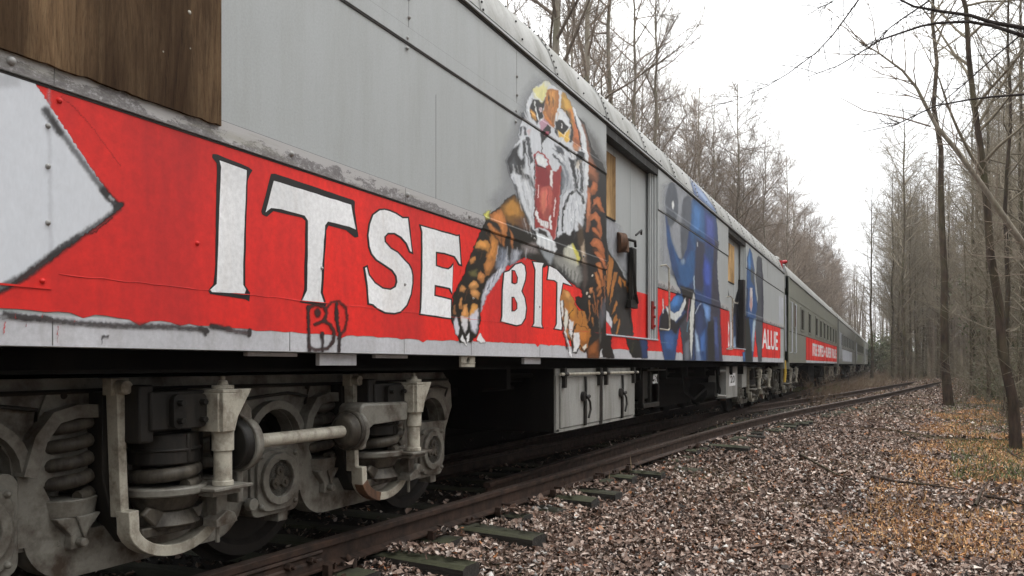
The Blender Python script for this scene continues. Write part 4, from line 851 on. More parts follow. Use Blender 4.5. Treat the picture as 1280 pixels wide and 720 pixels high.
def make_baggage_car():
    Y0, Y1 = 0.92, 23.66; D1, D2 = (8.11, 10.20), (15.13, 17.10)
    car = tag(empty('train_car', (TXC, (Y0 + Y1) / 2, 0)), 'silver baggage car painted with a roaring tiger, a blue elephant and white ITSE BITSE lettering', 'train car', 'cars of the parked circus train')
    H = lambda o: hang(o, car)
    prof = wall_profile()
    w = MB()
    for a, b in ((Y0, D1[0]), (D1[1], D2[0]), (D2[1], Y1)): w.sweep(prof, a, b)
    lowp = [(XS, 1.185), (XS, 1.432), (XS - .13, 1.432), (XS - .13, 1.185)]
    for a, b in (D1, D2): w.sweep(lowp, a, b)
    lx = 2 * TXC - XS
    w.box(lx, lx + .1, Y0, Y1, 1.185, 3.70)                            # far side
    for y in (Y0, Y1 - .1): w.box(lx + .1, XS - .13, y, y + .1, 1.185, 3.70)
    H(w.build('side_wall', M['wall'], None, smooth=20))
    # silver sill strip under the red band, belt strip, letterboard step
    s = MB(); s.box(XS, XS + .0015, Y0, Y1, 1.187, 1.30); H(s.build('sill_strip', M['sill'], None, smooth=0))
    s = MB()
    for a, b in ((Y0, D1[0]), (D1[1], D2[0]), (D2[1], Y1)): s.box(XS + .010, XS + .0115, a, b, 2.130, 2.2245)
    H(s.build('belt_strip', M['belt'], None, smooth=0))
    # dark strips that paint the shadow lines under the laps, thin sheet joints
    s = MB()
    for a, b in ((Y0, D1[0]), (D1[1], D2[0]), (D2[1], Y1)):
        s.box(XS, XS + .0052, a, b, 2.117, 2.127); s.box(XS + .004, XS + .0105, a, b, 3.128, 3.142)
    H(s.build('lap_shadow', M['shade_line'], None, smooth=0))
    s = MB()
    def joint(y, z0, z1, l, w_=.004): s.box(XS + l, XS + l + .0012, y - w_ / 2, y + w_ / 2, z0, z1)
    for y in (1.905, 3.17, 4.22, 5.10, 6.35, 11.6, 13.3, 18.4, 20.3, 22.4): joint(y, 1.19, 1.29, .0016)
    for y in (1.905, 4.22, 11.6, 18.4): joint(y, 2.135, 2.22, .0115, .003)
    for y in (4.60, 12.9, 19.6): joint(y, 2.23, 2.92, .004, .0025)
    for y in (4.26, 5.86, 11.6, 20.3): joint(y, 3.24, 3.66, .009, .0025)
    s.box(XS + .004, XS + .0052, 2.7, D1[0], 2.2265, 2.2300); s.box(XS + .009, XS + .0102, Y0, D1[0], 3.2370, 3.2395)
    H(s.build('sheet_joint', M['seam'], None, smooth=0))
    # red band (up to the arrow at the near end and to just short of the car end)
    band = MB()
    def rb(a, b, za, zb, n=1):
        r = random.Random(5); k = max(2, int((b - a) / .05)); bot = []
        for i in range(k + 1):
            y = a + (b - a) * i / k; base = 1.318 - .034 * min(1, max(0, (y - 1.7) / 1.3)) + (.012 if y > 4.5 else 0) * min(1, (y - 4.5)); bot.append((y, (base if za is None else za) + r.uniform(-.004, .004) - (r.random() < .10) * r.uniform(.005, .03)))
        for i in range(k):
            p, q = bot[i], bot[i + 1]; band.add([(XS + .003, p[0], p[1]), (XS + .003, q[0], q[1]), (XS + .003, q[0], zb), (XS + .003, p[0], zb)], [(0, 1, 2, 3)])
    rb(Y0, D1[0], None, 2.118); rb(D1[0], D1[1], None, 1.430); rb(D1[1], D2[0], None, 2.118); rb(D2[0], D2[1], None, 1.430); rb(D2[1], 22.85, None, 2.118)
    H(band.build('red_band', M['red'], None, smooth=0))
    # raised seams in the red band
    s = MB(); r = random.Random(9); y = 1.93; z = 1.458
    pts = []
    while y < 8.05:
        pts.append((XS + .004, y, 1.452 + r.uniform(-.003, .003))); y += r.uniform(.03, .08)
    s.tube(pts, [r.uniform(.0008, .0022) for _ in pts], 5)
    s.box(XS, XS + .007, Y0, 1.90, 1.392, 1.399)
    H(s.build('weld_seam', M['red'], None, smooth=60))
    # lettering
    let = {
     'I': dict(w=[(273.5,200.6),(307.5,213),(305,270),(303,330),(303,356),(306.5,362),(305,367),(264,365),(262,362),(270,355),(271,330),(273,270),(275,215),(275.5,209)],
               b=[(265,192.5),(271,193),(310,209),(315,213),(312,218),(309,226),(307.5,270),(306,330),(306,357),(312,366),(311,377),(306,374),(262,367.5),(259.5,363),(266,355),(268.5,330),(269,270),(270.5,213),(270,204),(264.5,197)]),
     'T': dict(w=[(341.5,226),(438,256),(444,287),(436,283.5),(409,277),(405.5,282),(402,330),(400,366),(404,378),(377,375.5),(383,363),(384,320),(384,276),(380,269.5),(350,261.5),(338,260),(331,265.5)],
               b=[(338,217.5),(343,217),(441,250),(443,252),(443,262),(447.5,296),(443,297),(432,288),(410,282),(407.5,288),(405,330),(403,366),(407.5,380),(406,383),(374,378),(376.5,373),(379.5,362),(381,276),(377,272),(348,265.5),(341,264),(333,271),(327,268),(326,264),(331,245)]),
     'S': dict(w=[(474,263),(480,262.6),(486,264),(494,267.5),(502.5,273),(509,273),(511,290),(514,315),(512,314),(508,304),(501,296),(492.5,291),(484,291),(479.5,296),(480,302.5),(487.5,311),(496,316),(505,326),(510,331),(513,337),(514.5,344),(514.5,354),(512.5,367.5),(507.5,381),(500,389),(492.5,391),(481,390),(471,385),(465.5,380),(460.5,379),(459,357.5),(455.5,335),(457.5,334),(460,344),(467.5,354),(477.5,361),(487.5,362.5),(494,359),(496,352.5),(495,345),(490,337.5),(479,330),(470,324),(464.5,317),(461.5,309),(460,294),(462,280),(466,269)], off=2.1),
     'E': dict(w=[(525.5,282.5),(570.5,295.5),(572.5,295),(575,327.5),(575.4,330.6),(573.7,330),(571,325),(567.5,320),(555,316),(544,314.5),(544,332.5),(552.5,335.6),(560,337),(564,334),(565.6,331),(564.4,366),(563,362.5),(562,360),(542.5,356),(542,370),(563,375),(563,397.5),(525,392),(526,385),(527.5,332.5),(527.5,290)], off=1.9),
     'B': dict(w=[(630,341),(636,339),(644,331),(651,329),(655,332.5),(656.4,341),(655.6,350),(651,364),(655,372.5),(657,385),(655.6,397.5),(651,405),(645,406.5),(626,401.5),(627.5,395),(628,362)], off=1.7, holes=[[(638.5,337),(643,338),(646.8,347),(646,354),(642.5,355.5),(638.5,354)], [(638.5,371),(642,371),(646,379),(646,386),(643,389),(638.5,389.5)]]),
     'I2': dict(w=[(666,327.5),(679,329),(677,334),(676,405),(677.4,409.4),(665.6,407.6),(667.5,404),(669,337.5)], off=1.4),
     'T2': dict(w=[(686,332.5),(695,337),(714,357),(710,355.6),(703,353),(702,358),(699,375),(701,400),(702,407),(701,412),(693,410.6),(695.6,405),(696.4,353),(692.5,350),(684,349)], off=1.4),
    }
    names = {'I': 'I', 'T': 'T', 'S': 'S', 'E': 'E', 'B': 'B', 'I2': 'I', 'T2': 'T'}
    for q, (k, d) in enumerate(let.items()):
        far = d['w'][0][0] > 600
        blk = d.get('b') or offset(d['w'], d['off'])
        wl = [(t[0] + (0 if 'b' in d else d['off'] * .0), t[1]) for t in d['w']]
        st = 9 if not far else 14; am = .32 if not far else .12
        o = flat_poly('painted_letter', S(rough_outline(wl, am * .8, st, q)), M['white'], car, .0055); o['label'] = 'white painted letter ' + names[k] + ' with black outline'
        e = flat_poly('letter_outline', S(rough_outline(blk, am, st, q + 50)), M['black'], car, .0042); e.parent = o; e.matrix_parent_inverse = Matrix.Identity(4)
        for h in d.get('holes', ()):
            c = flat_poly('letter_counter', S(h), M['black'], car, .0068); c.parent = o; c.matrix_parent_inverse = Matrix.Identity(4)
            cx = sum(p[0] for p in h) / len(h); cy = sum(p[1] for p in h) / len(h)
            c = flat_poly('letter_counter', S([(cx + (p[0] - cx) * .62, cy + (p[1] - cy) * .84) for p in h]), M['red'], car, .0079); c.parent = o; c.matrix_parent_inverse = Matrix.Identity(4)
    t = text_mesh('painted_lettering', 'ALUE', 19.45, 22.3, 1.50, 1.985, XS + .0052, M['white'], car); t['label'] = 'white painted letters ALUE'
    # murals and sprayed marks
    for fn, nm, lb in ((paint_tiger, 'tiger_mural', 'painted roaring tiger'), (paint_tiger_hind, 'tiger_hind_mural', 'striped hind leg of the painted tiger on the door'), (paint_elephant, 'elephant_mural', 'painted blue elephant with white tusks'), (paint_calf, 'elephant_calf_mural', 'second narrow painted blue elephant'), (paint_door_dark, 'dark_mural', 'black painted elephant trunk on the door'), (paint_arrow, 'painted_arrow', 'pale arrow tip with sprayed black edge'), (paint_tag, 'graffiti_tag', 'black sprayed graffiti tag'), (paint_spray, 'spray_line', 'black sprayed line')):
        o = fn().build(nm, M['mural']); H(o); o['label'] = lb
    # elephant's back sprayed on the roof edge
    c = Canvas(866, 897, 3.74, 4.20, 0.5, 0.012, lift=0, seed=71); c.x = np.interp(c.z, [3.73, 3.82, 3.98, 4.13, 4.26], [-2.752, -2.77, -2.83, -2.93, -3.06]) + .004
    def depth_py(z): return z
    c.qx, c.qy = (c.y - 13.5) * 40, (c.z - 3.74) * 80
    c.px, c.py = c.qx, c.qy
    c.poly([(-50,-20),(-46,14),(-34,26),(-10,24),(14,10),(34,-2),(36,-20)], (46,76,122), 5); c.poly([(-34,14),(-10,16),(20,2),(-8,4)], (120,146,180), 4, .6); c.poly([(0,-20),(34,-20),(30,-2),(6,2)], (52,62,96), 5, .8)
    o = c.build('roof_mural', M['mural']); H(o); o['label'] = 'sprayed blue patch on the roof edge'
    # eave: drip rail and rivet strip
    e = MB(); e.box(XS - .05, XS + .034, Y0, Y1, 3.690, 3.700); e.box(XS + .022, XS + .034, Y0, Y1, 3.700, 3.708); e.box(XS - .05, XS + .012, Y0, Y1, 3.700, 3.735)
    H(e.build('drip_rail', M['wall'], None, smooth=0))
    e = MB(); e.box(XS + .002, XS + .016, Y0, Y1, 3.668, 3.6895); H(e.build('eave_shadow_strip', M['shade_line'], None, smooth=0))  # dark strip added as the shadow under the drip rail
    e = MB(); y = Y0 + .03
    while y < Y1: e.dome((XS + .0125, y, 3.722), .011, .010, 8); y += .072
    H(e.build('eave_rivet', M['darksteel'], None, smooth=60))['kind'] = 'stuff'
    e = MB(); y = D1[0] - .1
    while y < D1[1] + .15: e.box(XS + .012, XS + .03, y, y + .028, 3.709, 3.735); y += .062
    e.box(XS + .011, XS + .014, D1[0] - .1, D1[1] + .15, 3.712, 3.733); H(e.build('door_track', M['darksteel'], None, smooth=0))
    # roof with riveted sheet laps
    rp = roof_profile(); e = MB(); e.sweep(rp + [(2 * TXC - XS - .03, 3.70), (XS - .03, 3.70)], Y0, Y1); H(e.build('roof', M['roof'], None, smooth=50))
    e = MB(); y = Y0 + .4; rv = MB(); k = 0
    rp_r = [p for p in rp if p[0] > TXC - .01]
    def along(step):
        out = []; acc = 0; last = rp_r[1]; nxt = step * .5
        for a, b in zip(rp_r[1:-1], rp_r[2:]):
            L = math.hypot(b[0] - a[0], b[1] - a[1])
            while nxt <= acc + L:
                t = (nxt - acc) / L; nx, nz = (b[1] - a[1]) / L, -(b[0] - a[0]) / L; out.append((a[0] + (b[0] - a[0]) * t, a[1] + (b[1] - a[1]) * t, abs(nx), abs(nz))); nxt += step
            acc += L
        return out
    y = .92 + .0
    seams = []; y = 6.75
    while y > Y0 + .2: seams.append(y); y -= 1.46
    y = 6.75 + 1.46
    while y < Y1 - .1: seams.append(y); y += 1.46
    for y in seams:
        lap = [(p[0] + .0, p[1]) for p in rp_r[1:]]
        vs = []; 
        for (x_, z_) in lap: vs += [(x_ + .005, y - .03, z_ + .005), (x_ + .005, y + .03, z_ + .005)]
        n = len(lap); e.add(vs, [(2 * i, 2 * i + 1, 2 * i + 3, 2 * i + 2) for i in range(n - 1)])
        for (x_, z_, nx, nz) in along(.062): rv.dome((x_ + .006, y, z_ + .004), .011, .012, 7, 'x' if nx > .6 else 'z')
        for (x_, z_, nx, nz) in along(.17): rv.dome((x_ + .002, y - .73, z_ + .002), .010, .012, 7, 'x' if nx > .6 else 'z')
    H(e.build('roof_lap', M['roof'], None, smooth=50)); H(rv.build('roof_rivet', M['darksteel'], None, smooth=60))['kind'] = 'stuff'
    # bolts on the side
    def one_bolt(c, r, h, n): m_ = MB(); m_.dome(c, r, h, n); H(m_.build('bolt', M['rivet'], None, smooth=60))
    def red_bolt(c, r, h, n): m_ = MB(); m_.dome(c, r, h, n); H(m_.build('painted_bolt', M['red'], None, smooth=60))
    for y, z in ((1.748, 2.166), (3.17, 2.185), (4.24, 2.185), (5.05, 2.185), (6.2, 2.185), (7.4, 2.185)): one_bolt((XS + .0115, y, z), .017 if y < 2 else .015, .015, 12)
    for y, z in ((4.24, 3.165), (4.24, 3.10), (4.26, 3.30), (4.26, 3.42), (4.26, 3.55), (5.84, 3.165), (5.84, 3.08), (5.86, 3.30), (5.86, 3.45), (11.6, 3.18), (2.75, 3.19)): one_bolt((XS + .0095, y, z), .013, .014, 10)
    for y, z in ((1.885, 1.835), (1.885, 1.632), (1.885, 1.98), (3.415, 1.635), (4.22, 1.62), (5.12, 1.60), (6.33, 1.62)): one_bolt((XS + .005, y, z), .010, .012, 10)
    for y, z in ((2.572, 1.652), (1.865, 1.42), (1.93, 2.085)): red_bolt((XS + .0032, y, z), .011, .011, 12)
    # sheet of plywood screwed over the first opening
    p = MB(); r = random.Random(3); n = 60; low = [(Y0 + .02 + (2.687 - Y0 - .02) * i / n, 2.192 + r.uniform(-.0015, .0015) + (.005 if r.random() < .07 else 0)) for i in range(n + 1)]
    p.prism(low + [(2.687, 3.40), (Y0 + .02, 3.40)], XS + .0135, XS + .0290)
    pl = H(p.build('plywood_sheet', M['ply'], None, bevel=.0015, smooth=0)); pl['label'] = 'dark weathered plywood sheet covering an opening'
    p = MB(); p.dome((XS + .029, *side(231, 17)), .009, .004, 10); p.dome((XS + .029, *side(232, 62)), .004, .002, 8); p.dome((XS + .029, *side(198, 66)), .004, .002, 8)
    s_ = p.build('screw', M['chalk'], None); s_.parent = pl; s_.matrix_parent_inverse = Matrix.Identity(4)
    # doors: recessed leaf, jamb channels, sill, board in the window, latch
    for di, (a, b) in enumerate((D1, D2)):
        d = MB(); d.box(XS - .155, XS - .112, a - .05, b + .05, 1.40, 3.69)
        for yy in (a + .62, a + 1.25): d.box(XS - .112, XS - .108, yy - .004, yy + .004, 1.45, 3.66)
        door = H(d.build('door', M['wall'], None, smooth=0)); door['label'] = ('wide baggage door behind the painted tiger', 'baggage door with black painted edge')[di]
        d = MB(); d.box(XS - .112, XS - .1095, a + .55 if di == 0 else a, b - .07 if di == 0 else a + .35, 1.455, 2.03 if di == 0 else 2.05)
        def sub(mb, nm, mt, **k):
            o = mb.build(nm, mt, None, **k); o.parent = door; return o
        sub(d, 'red_paint', M['red'], smooth=0)
        y0w, zt = side(757, 192, 2.862) if di == 0 else side(909.5, 305, 2.862); y1w, zb = side(768, 281, 2.862) if di == 0 else side(917, 358, 2.862)
        d = MB(); d.box(XS - .112, XS - .094, y0w - .06, y1w, zb + .05, zt + .03); sub(d, 'window_board', M['osb'], smooth=0, bevel=.002)
        d = MB(); d.box(XS - .112, XS - .097, y0w - .08, y1w + .012, zb + .036, zb + .049); sub(d, 'board_sill', M['darksteel'], smooth=0)
        d = MB(); d.box(XS - .11, XS + .014, a, b, 1.4325, 1.450); sub(d, 'door_sill', M['panel'], smooth=0, bevel=.003)
        d = MB()
        for q in (.0, .06, .11): d.box(XS - .108 + q * .2, XS - .02 - q * .3, b - .05 - q, b - .012 - q, 1.452, 3.66)
        d.box(XS - .11, XS - .02, b - .012, b - .001, 1.452, 3.66); sub(d, 'door_post', M['wall'], smooth=0, bevel=.003)
        if di == 1: d = MB(); d.box(XS - .108, XS + .002, b - .215, b - .0005, 1.453, 2.87); sub(d, 'black_painted_post', M['black'], smooth=0)['label'] = 'door post painted black'
        d = MB(); d.box(XS - .10, XS + .008, a, b, 3.58, 3.665); sub(d, 'door_header', M['darksteel'], smooth=0)
    # door 1 latch gear: cap, rod, handle
    l = MB(); yl, zl = side(783, 305, 2.80); xl = -2.84
    l.cyl((xl - .02, yl - .16, zl), (xl + .05, yl - .10, zl), .12, .11, n=18); l.box(xl, xl + .05, yl - .10, yl + .08, zl - .09, zl + .08)
    o = l.build('latch', M['rust'], None, bevel=.005); hang(o, car)
    l = MB(); yr = side(792, 340, 2.80)[0]; z1 = side(792, 310, 2.8)[1]; z0 = side(792, 378, 2.8)[1]
    l.tube([(xl + .04, yl + .02, zl + .06), (xl + .06, yr, z1 + .08), (xl + .05, yr + .05, z1 + .02)], .018, 8); l.box(xl, xl + .05, yr - .08, yr + .10, z0, z1); l.tube([(xl + .06, yr - .1, z1 - .02), (xl + .08, yr - .05, z0 + .1), (xl + .06, yr + .1, z0)], .02, 8)
    l.box(xl, xl + .06, yr - .16, yr + .12, z0 - .07, z0 + .02); l.tube([(xl + .05, yr + .06, z1 + .16), (xl + .08, yr + .2, z1 + .24), (xl + .06, yr + .26, z1 + .20)], .014, 6)
    hang(l.build('latch_rod', M['darksteel'], None, bevel=.004), car)
    # red door-post hardware
    l = MB(); yj = D1[1] + .02
    for z in (1.62, 1.74, 1.86): l.cyl((XS - .035, yj - .1, z), (XS - .005, yj - .1, z), .018, n=10)
    l.box(XS - .06, XS - .03, yj - .15, yj - .05, 1.58, 1.94); hang(l.build('post_lock', M['lockred'], None, bevel=.003), car)
    # grab irons
    for px, t0, b0 in ((829.5, 334, 413), (910.5, 372, 437)):
        y, zt = side(px, t0); _, zb = side(px, b0); g = MB()
        yb_ = y - .16
        g.tube([(XS, yb_, zt), (XS + .07, yb_ + .02, zt + .01), (XS + .075, y, zt - .02), (XS + .075, y + .03, zb + .03), (XS + .07, y - .02, zb), (XS, yb_ - .05, zb + .01)], .013, 8)
        hang(g.build('grab_iron', M['chalk'], None), car)
    # white square patch by the far end
    p = MB(); p.box(XS + .004, XS + .0055, side(973.5, 400)[0], side(979, 400)[0], 2.26, 2.98); hang(p.build('pale_panel', M['panel'], None, smooth=0), car)
    # end posts, door and hose at the far end
    p = MB(); p.box(XS - .3, XS + .02, Y1 - .03, Y1 + .05, 1.0, 3.72); p.box(XS - .62, XS - .32, Y1 + .0, Y1 + .45, 1.1, 3.55); hang(p.build('end_post', M['olive'], None, bevel=.01), car)
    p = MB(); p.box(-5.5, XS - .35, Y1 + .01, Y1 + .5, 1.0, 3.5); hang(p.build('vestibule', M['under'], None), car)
    p = MB(); p.tube([(XS - .02, Y1 + .3, 1.25), (XS + .0, Y1 + .32, .9), (XS - .02, Y1 + .28, .62)], .04, 10); hang(p.build('yellow_pole', M['yellow'], None), car)
    p = MB(); p.cyl((XS - .02, Y1 - .12, 4.0), (XS + .07, Y1 - .12, 4.01), .05, n=16); p.dome((XS + .07, Y1 - .12, 4.01), .045, .04, 14); p.box(XS - .1, XS - .02, Y1 - .16, Y1 - .08, 3.72, 4.05); hang(p.build('marker_lamp', M['redlamp'], None), car)
    p = MB(); p.tube([(XS + .0, Y1 + .05, 3.95), (XS - .0, Y1 + .2, 3.6), (XS, Y1 + .22, 3.3)], .018, 6); p.tube([(XS + .03, Y1 + .1, 3.1), (XS + .04, Y1 + .1, 1.5)], .018, 6); hang(p.build('hand_rail', M['panel'], None), car)
    # underframe
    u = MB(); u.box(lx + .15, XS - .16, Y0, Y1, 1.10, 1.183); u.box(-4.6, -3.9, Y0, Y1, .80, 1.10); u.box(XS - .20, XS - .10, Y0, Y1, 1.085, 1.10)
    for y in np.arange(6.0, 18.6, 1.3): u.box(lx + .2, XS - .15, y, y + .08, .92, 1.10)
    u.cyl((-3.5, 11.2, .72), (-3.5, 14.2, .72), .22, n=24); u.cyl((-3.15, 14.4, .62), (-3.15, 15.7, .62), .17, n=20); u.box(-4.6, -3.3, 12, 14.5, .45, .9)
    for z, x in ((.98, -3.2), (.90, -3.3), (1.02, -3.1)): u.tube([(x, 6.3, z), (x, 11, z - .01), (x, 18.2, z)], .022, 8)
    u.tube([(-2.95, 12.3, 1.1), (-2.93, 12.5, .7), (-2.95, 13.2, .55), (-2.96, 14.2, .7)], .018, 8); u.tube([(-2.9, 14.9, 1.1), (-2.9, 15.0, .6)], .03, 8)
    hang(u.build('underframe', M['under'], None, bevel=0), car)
    u = MB(); u.box(-5.66, -5.1, 6.2, 11.6, .20, 1.1); u.box(-5.62, -5.0, 12.1, 18.2, .24, 1.1); hang(u.build('far_side_blocker', M['under'], None, bevel=0), car)  # unseen boxes added to block light from the far side
    # tabs that hang from the sill
    for px0, px1, pb, D in ((310, 372, 445, 2.82), (400, 446, 457, 2.79), (470, 510, 447.5, 2.82), (656, 676, 455, 2.79)):
        y0, z0 = side(px0, pb, D); y1, _ = side(px1, pb, D); t_ = MB(); t_.box(-D - .03, -D, y0, y1, z0, 1.183); hang(t_.build('sill_tab', M['sill'], None, bevel=.003), car)
    y0, z0 = side(577, 459, 2.77); y1, _ = side(594, 459, 2.77); t_ = MB(); cy = (y0 + y1) / 2
    t_.prism([(y0, z0), (y1, z0), (y1, 1.183), (y0, 1.183)], -2.79, -2.77, [arc(cy, (z0 + 1.183) / 2 + .008, .024, 0, 330, 11)[::-1]]); t_.box(-2.79, -2.764, y0, y1, z0 + .03, z0 + .035)
    hang(t_.build('jacking_lug', M['chalk'], None, bevel=.002), car)
    # battery box with two doors
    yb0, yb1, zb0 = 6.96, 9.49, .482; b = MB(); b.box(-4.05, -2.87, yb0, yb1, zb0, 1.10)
    bx = b.build('battery_box', M['under'], None, bevel=.01); hang(bx, car)  # body near black: shade on its end face put into the colour
    def subb(mb, nm, mt, **k):
        o = mb.build(nm, mt, None, **k); o.parent = bx; return o
    b = MB(); b.box(-2.87, -2.855, yb0, yb1, zb0, 1.10); b.box(-2.857, -2.845, yb0, yb0 + .07, zb0, 1.02); b.box(-2.857, -2.845, yb1 - .06, yb1, zb0, 1.02); b.box(-2.857, -2.845, yb0, yb1, zb0 - .004, zb0 + .03)
    subb(b, 'box_frame', M['box'], bevel=.003, smooth=0)
    m_ = (yb0 + yb1) / 2; b = MB(); b.box(-2.857, -2.84, m_ - .05, m_ + .05, zb0, 1.02); subb(b, 'centre_post', M['darksteel'], bevel=.003)
    for a_, b2 in ((yb0 + .09, m_ - .06), (m_ + .06, yb1 - .08)):
        b = MB(); b.box(-2.857, -2.836, a_, b2, zb0 + .035, 1.0); subb(b, 'box_door', M['box'], bevel=.004, smooth=0)
        c = (a_ + b2) / 2 + .08; b = MB(); b.tube([(-2.82, c, 1.0), (-2.815, c, .88), (-2.81, c - .03, .80)], .014, 8); b.cyl((-2.836, c - .06, .80), (-2.80, c - .06, .80), .05, n=14)
        b.tube([(-2.805, c - .03, .82), (-2.80, c + .08, .74), (-2.80, c + .10, .66), (-2.80, c + .04, .58)], .012, 8); b.box(-2.836, -2.815, c - .02, c + .03, .47 + zb0 - .45, .76); b.tube([(-2.80, c - .04, .79), (-2.79, c + .03, .80)], .02, 8)
        subb(b, 'box_latch', M['darksteel'], bevel=.002)
        for y in (a_ + .05, b2 - .05): b = MB(); b.box(-2.85, -2.80, y - .025, y + .025, .90, 1.09); b.cyl((-2.80, y - .04, 1.03), (-2.80, y + .04, 1.03), .02, n=10); subb(b, 'box_hinge', M['darksteel'], bevel=.003)
    b = MB(); b.cyl((-2.81, yb0 + .03, 1.03), (-2.81, yb1 + .02, 1.03), .016, n=10); subb(b, 'hinge_rod', M['chalk'])
    # small cabinet marked X 5
    y0, y1 = side(802, 470, 3.0)[0], side(822, 470, 3.0)[0]
    b = MB(); b.box(-3.4, -3.02, y0, y1, .66, 1.1); b.box(-3.05, -2.98, y0, y0 + .08, .56, 1.12); b.box(-3.05, -2.98, (y0 + y1) / 2 - .03, (y0 + y1) / 2 + .07, .56, 1.12); b.box(-3.05, -2.98, y1 - .08, y1, .56, 1.12); b.box(-3.3, -2.97, y0, y1, .54, .60); b.box(-3.0, -2.90, y0 - .1, y1 + .1, 1.04, 1.06)
    cb = b.build('equipment_cabinet', M['darksteel'], None, bevel=.006); hang(cb, car)
    text_mesh('painted_lettering', 'X', y0 + .48, y0 + .72, .86, .99, -2.975, M['white'], car); text_mesh('painted_lettering', '5', y1 - .34, y1 - .12, .86, .99, -2.975, M['white'], car)
    b = MB(); b.box(-2.9785, -2.977, y0 + .44, y0 + .76, .84, 1.01); b.box(-2.9785, -2.977, y1 - .38, y1 - .08, .84, 1.01); b.box(-3.02, -2.978, y0 + .40, y0 + .80, .60, 1.04); b.box(-3.02, -2.978, y1 - .42, y1 - .04, .60, 1.04); hang(b.build('marker_plate', M['darksteel'], None, smooth=0), car)
    # grey hanging panel with a small number plate
    y0, y1 = side(908, 470, 2.95)[0], side(922, 470, 2.95)[0]; _, zb = side(915, 497, 2.95)
    b = MB(); b.box(-3.3, -2.95, y0, y1, zb, 1.12); hang(b.build('hanging_panel', M['box'], None, bevel=.008), car)
    b = MB(); b.box(-2.9495, -2.945, y0 + .3, y0 + 1.0, zb + .24, zb + .50); hang(b.build('number_plate', M['white'], None, smooth=0), car)
    text_mesh('plate_number', '20', y0 + .42, y0 + .9, zb + .30, zb + .45, -2.943, M['black'], car)
    b = MB(); xs0 = -2.95; b.tube([(xs0, y0 - .12, 1.0), (xs0, y0 - 1.0, 1.0), (xs0, y0 - 1.0, zb + .1), (xs0, y0 - .1, zb + .05)], .03, 6); hang(b.build('step_frame', M['box'], None), car)
    b = MB(); b.box(-3.2, -2.96, y0 + 1.9, y0 + 2.5, .62, 1.12); hang(b.build('valve_box', M['box'], None, bevel=.01), car)
    # trucks
    t = make_truck(car, 3.61 - car.location.y)
    t2 = copy_tree(t, car, (0, 20.9 - car.location.y, 0))
    return car, t

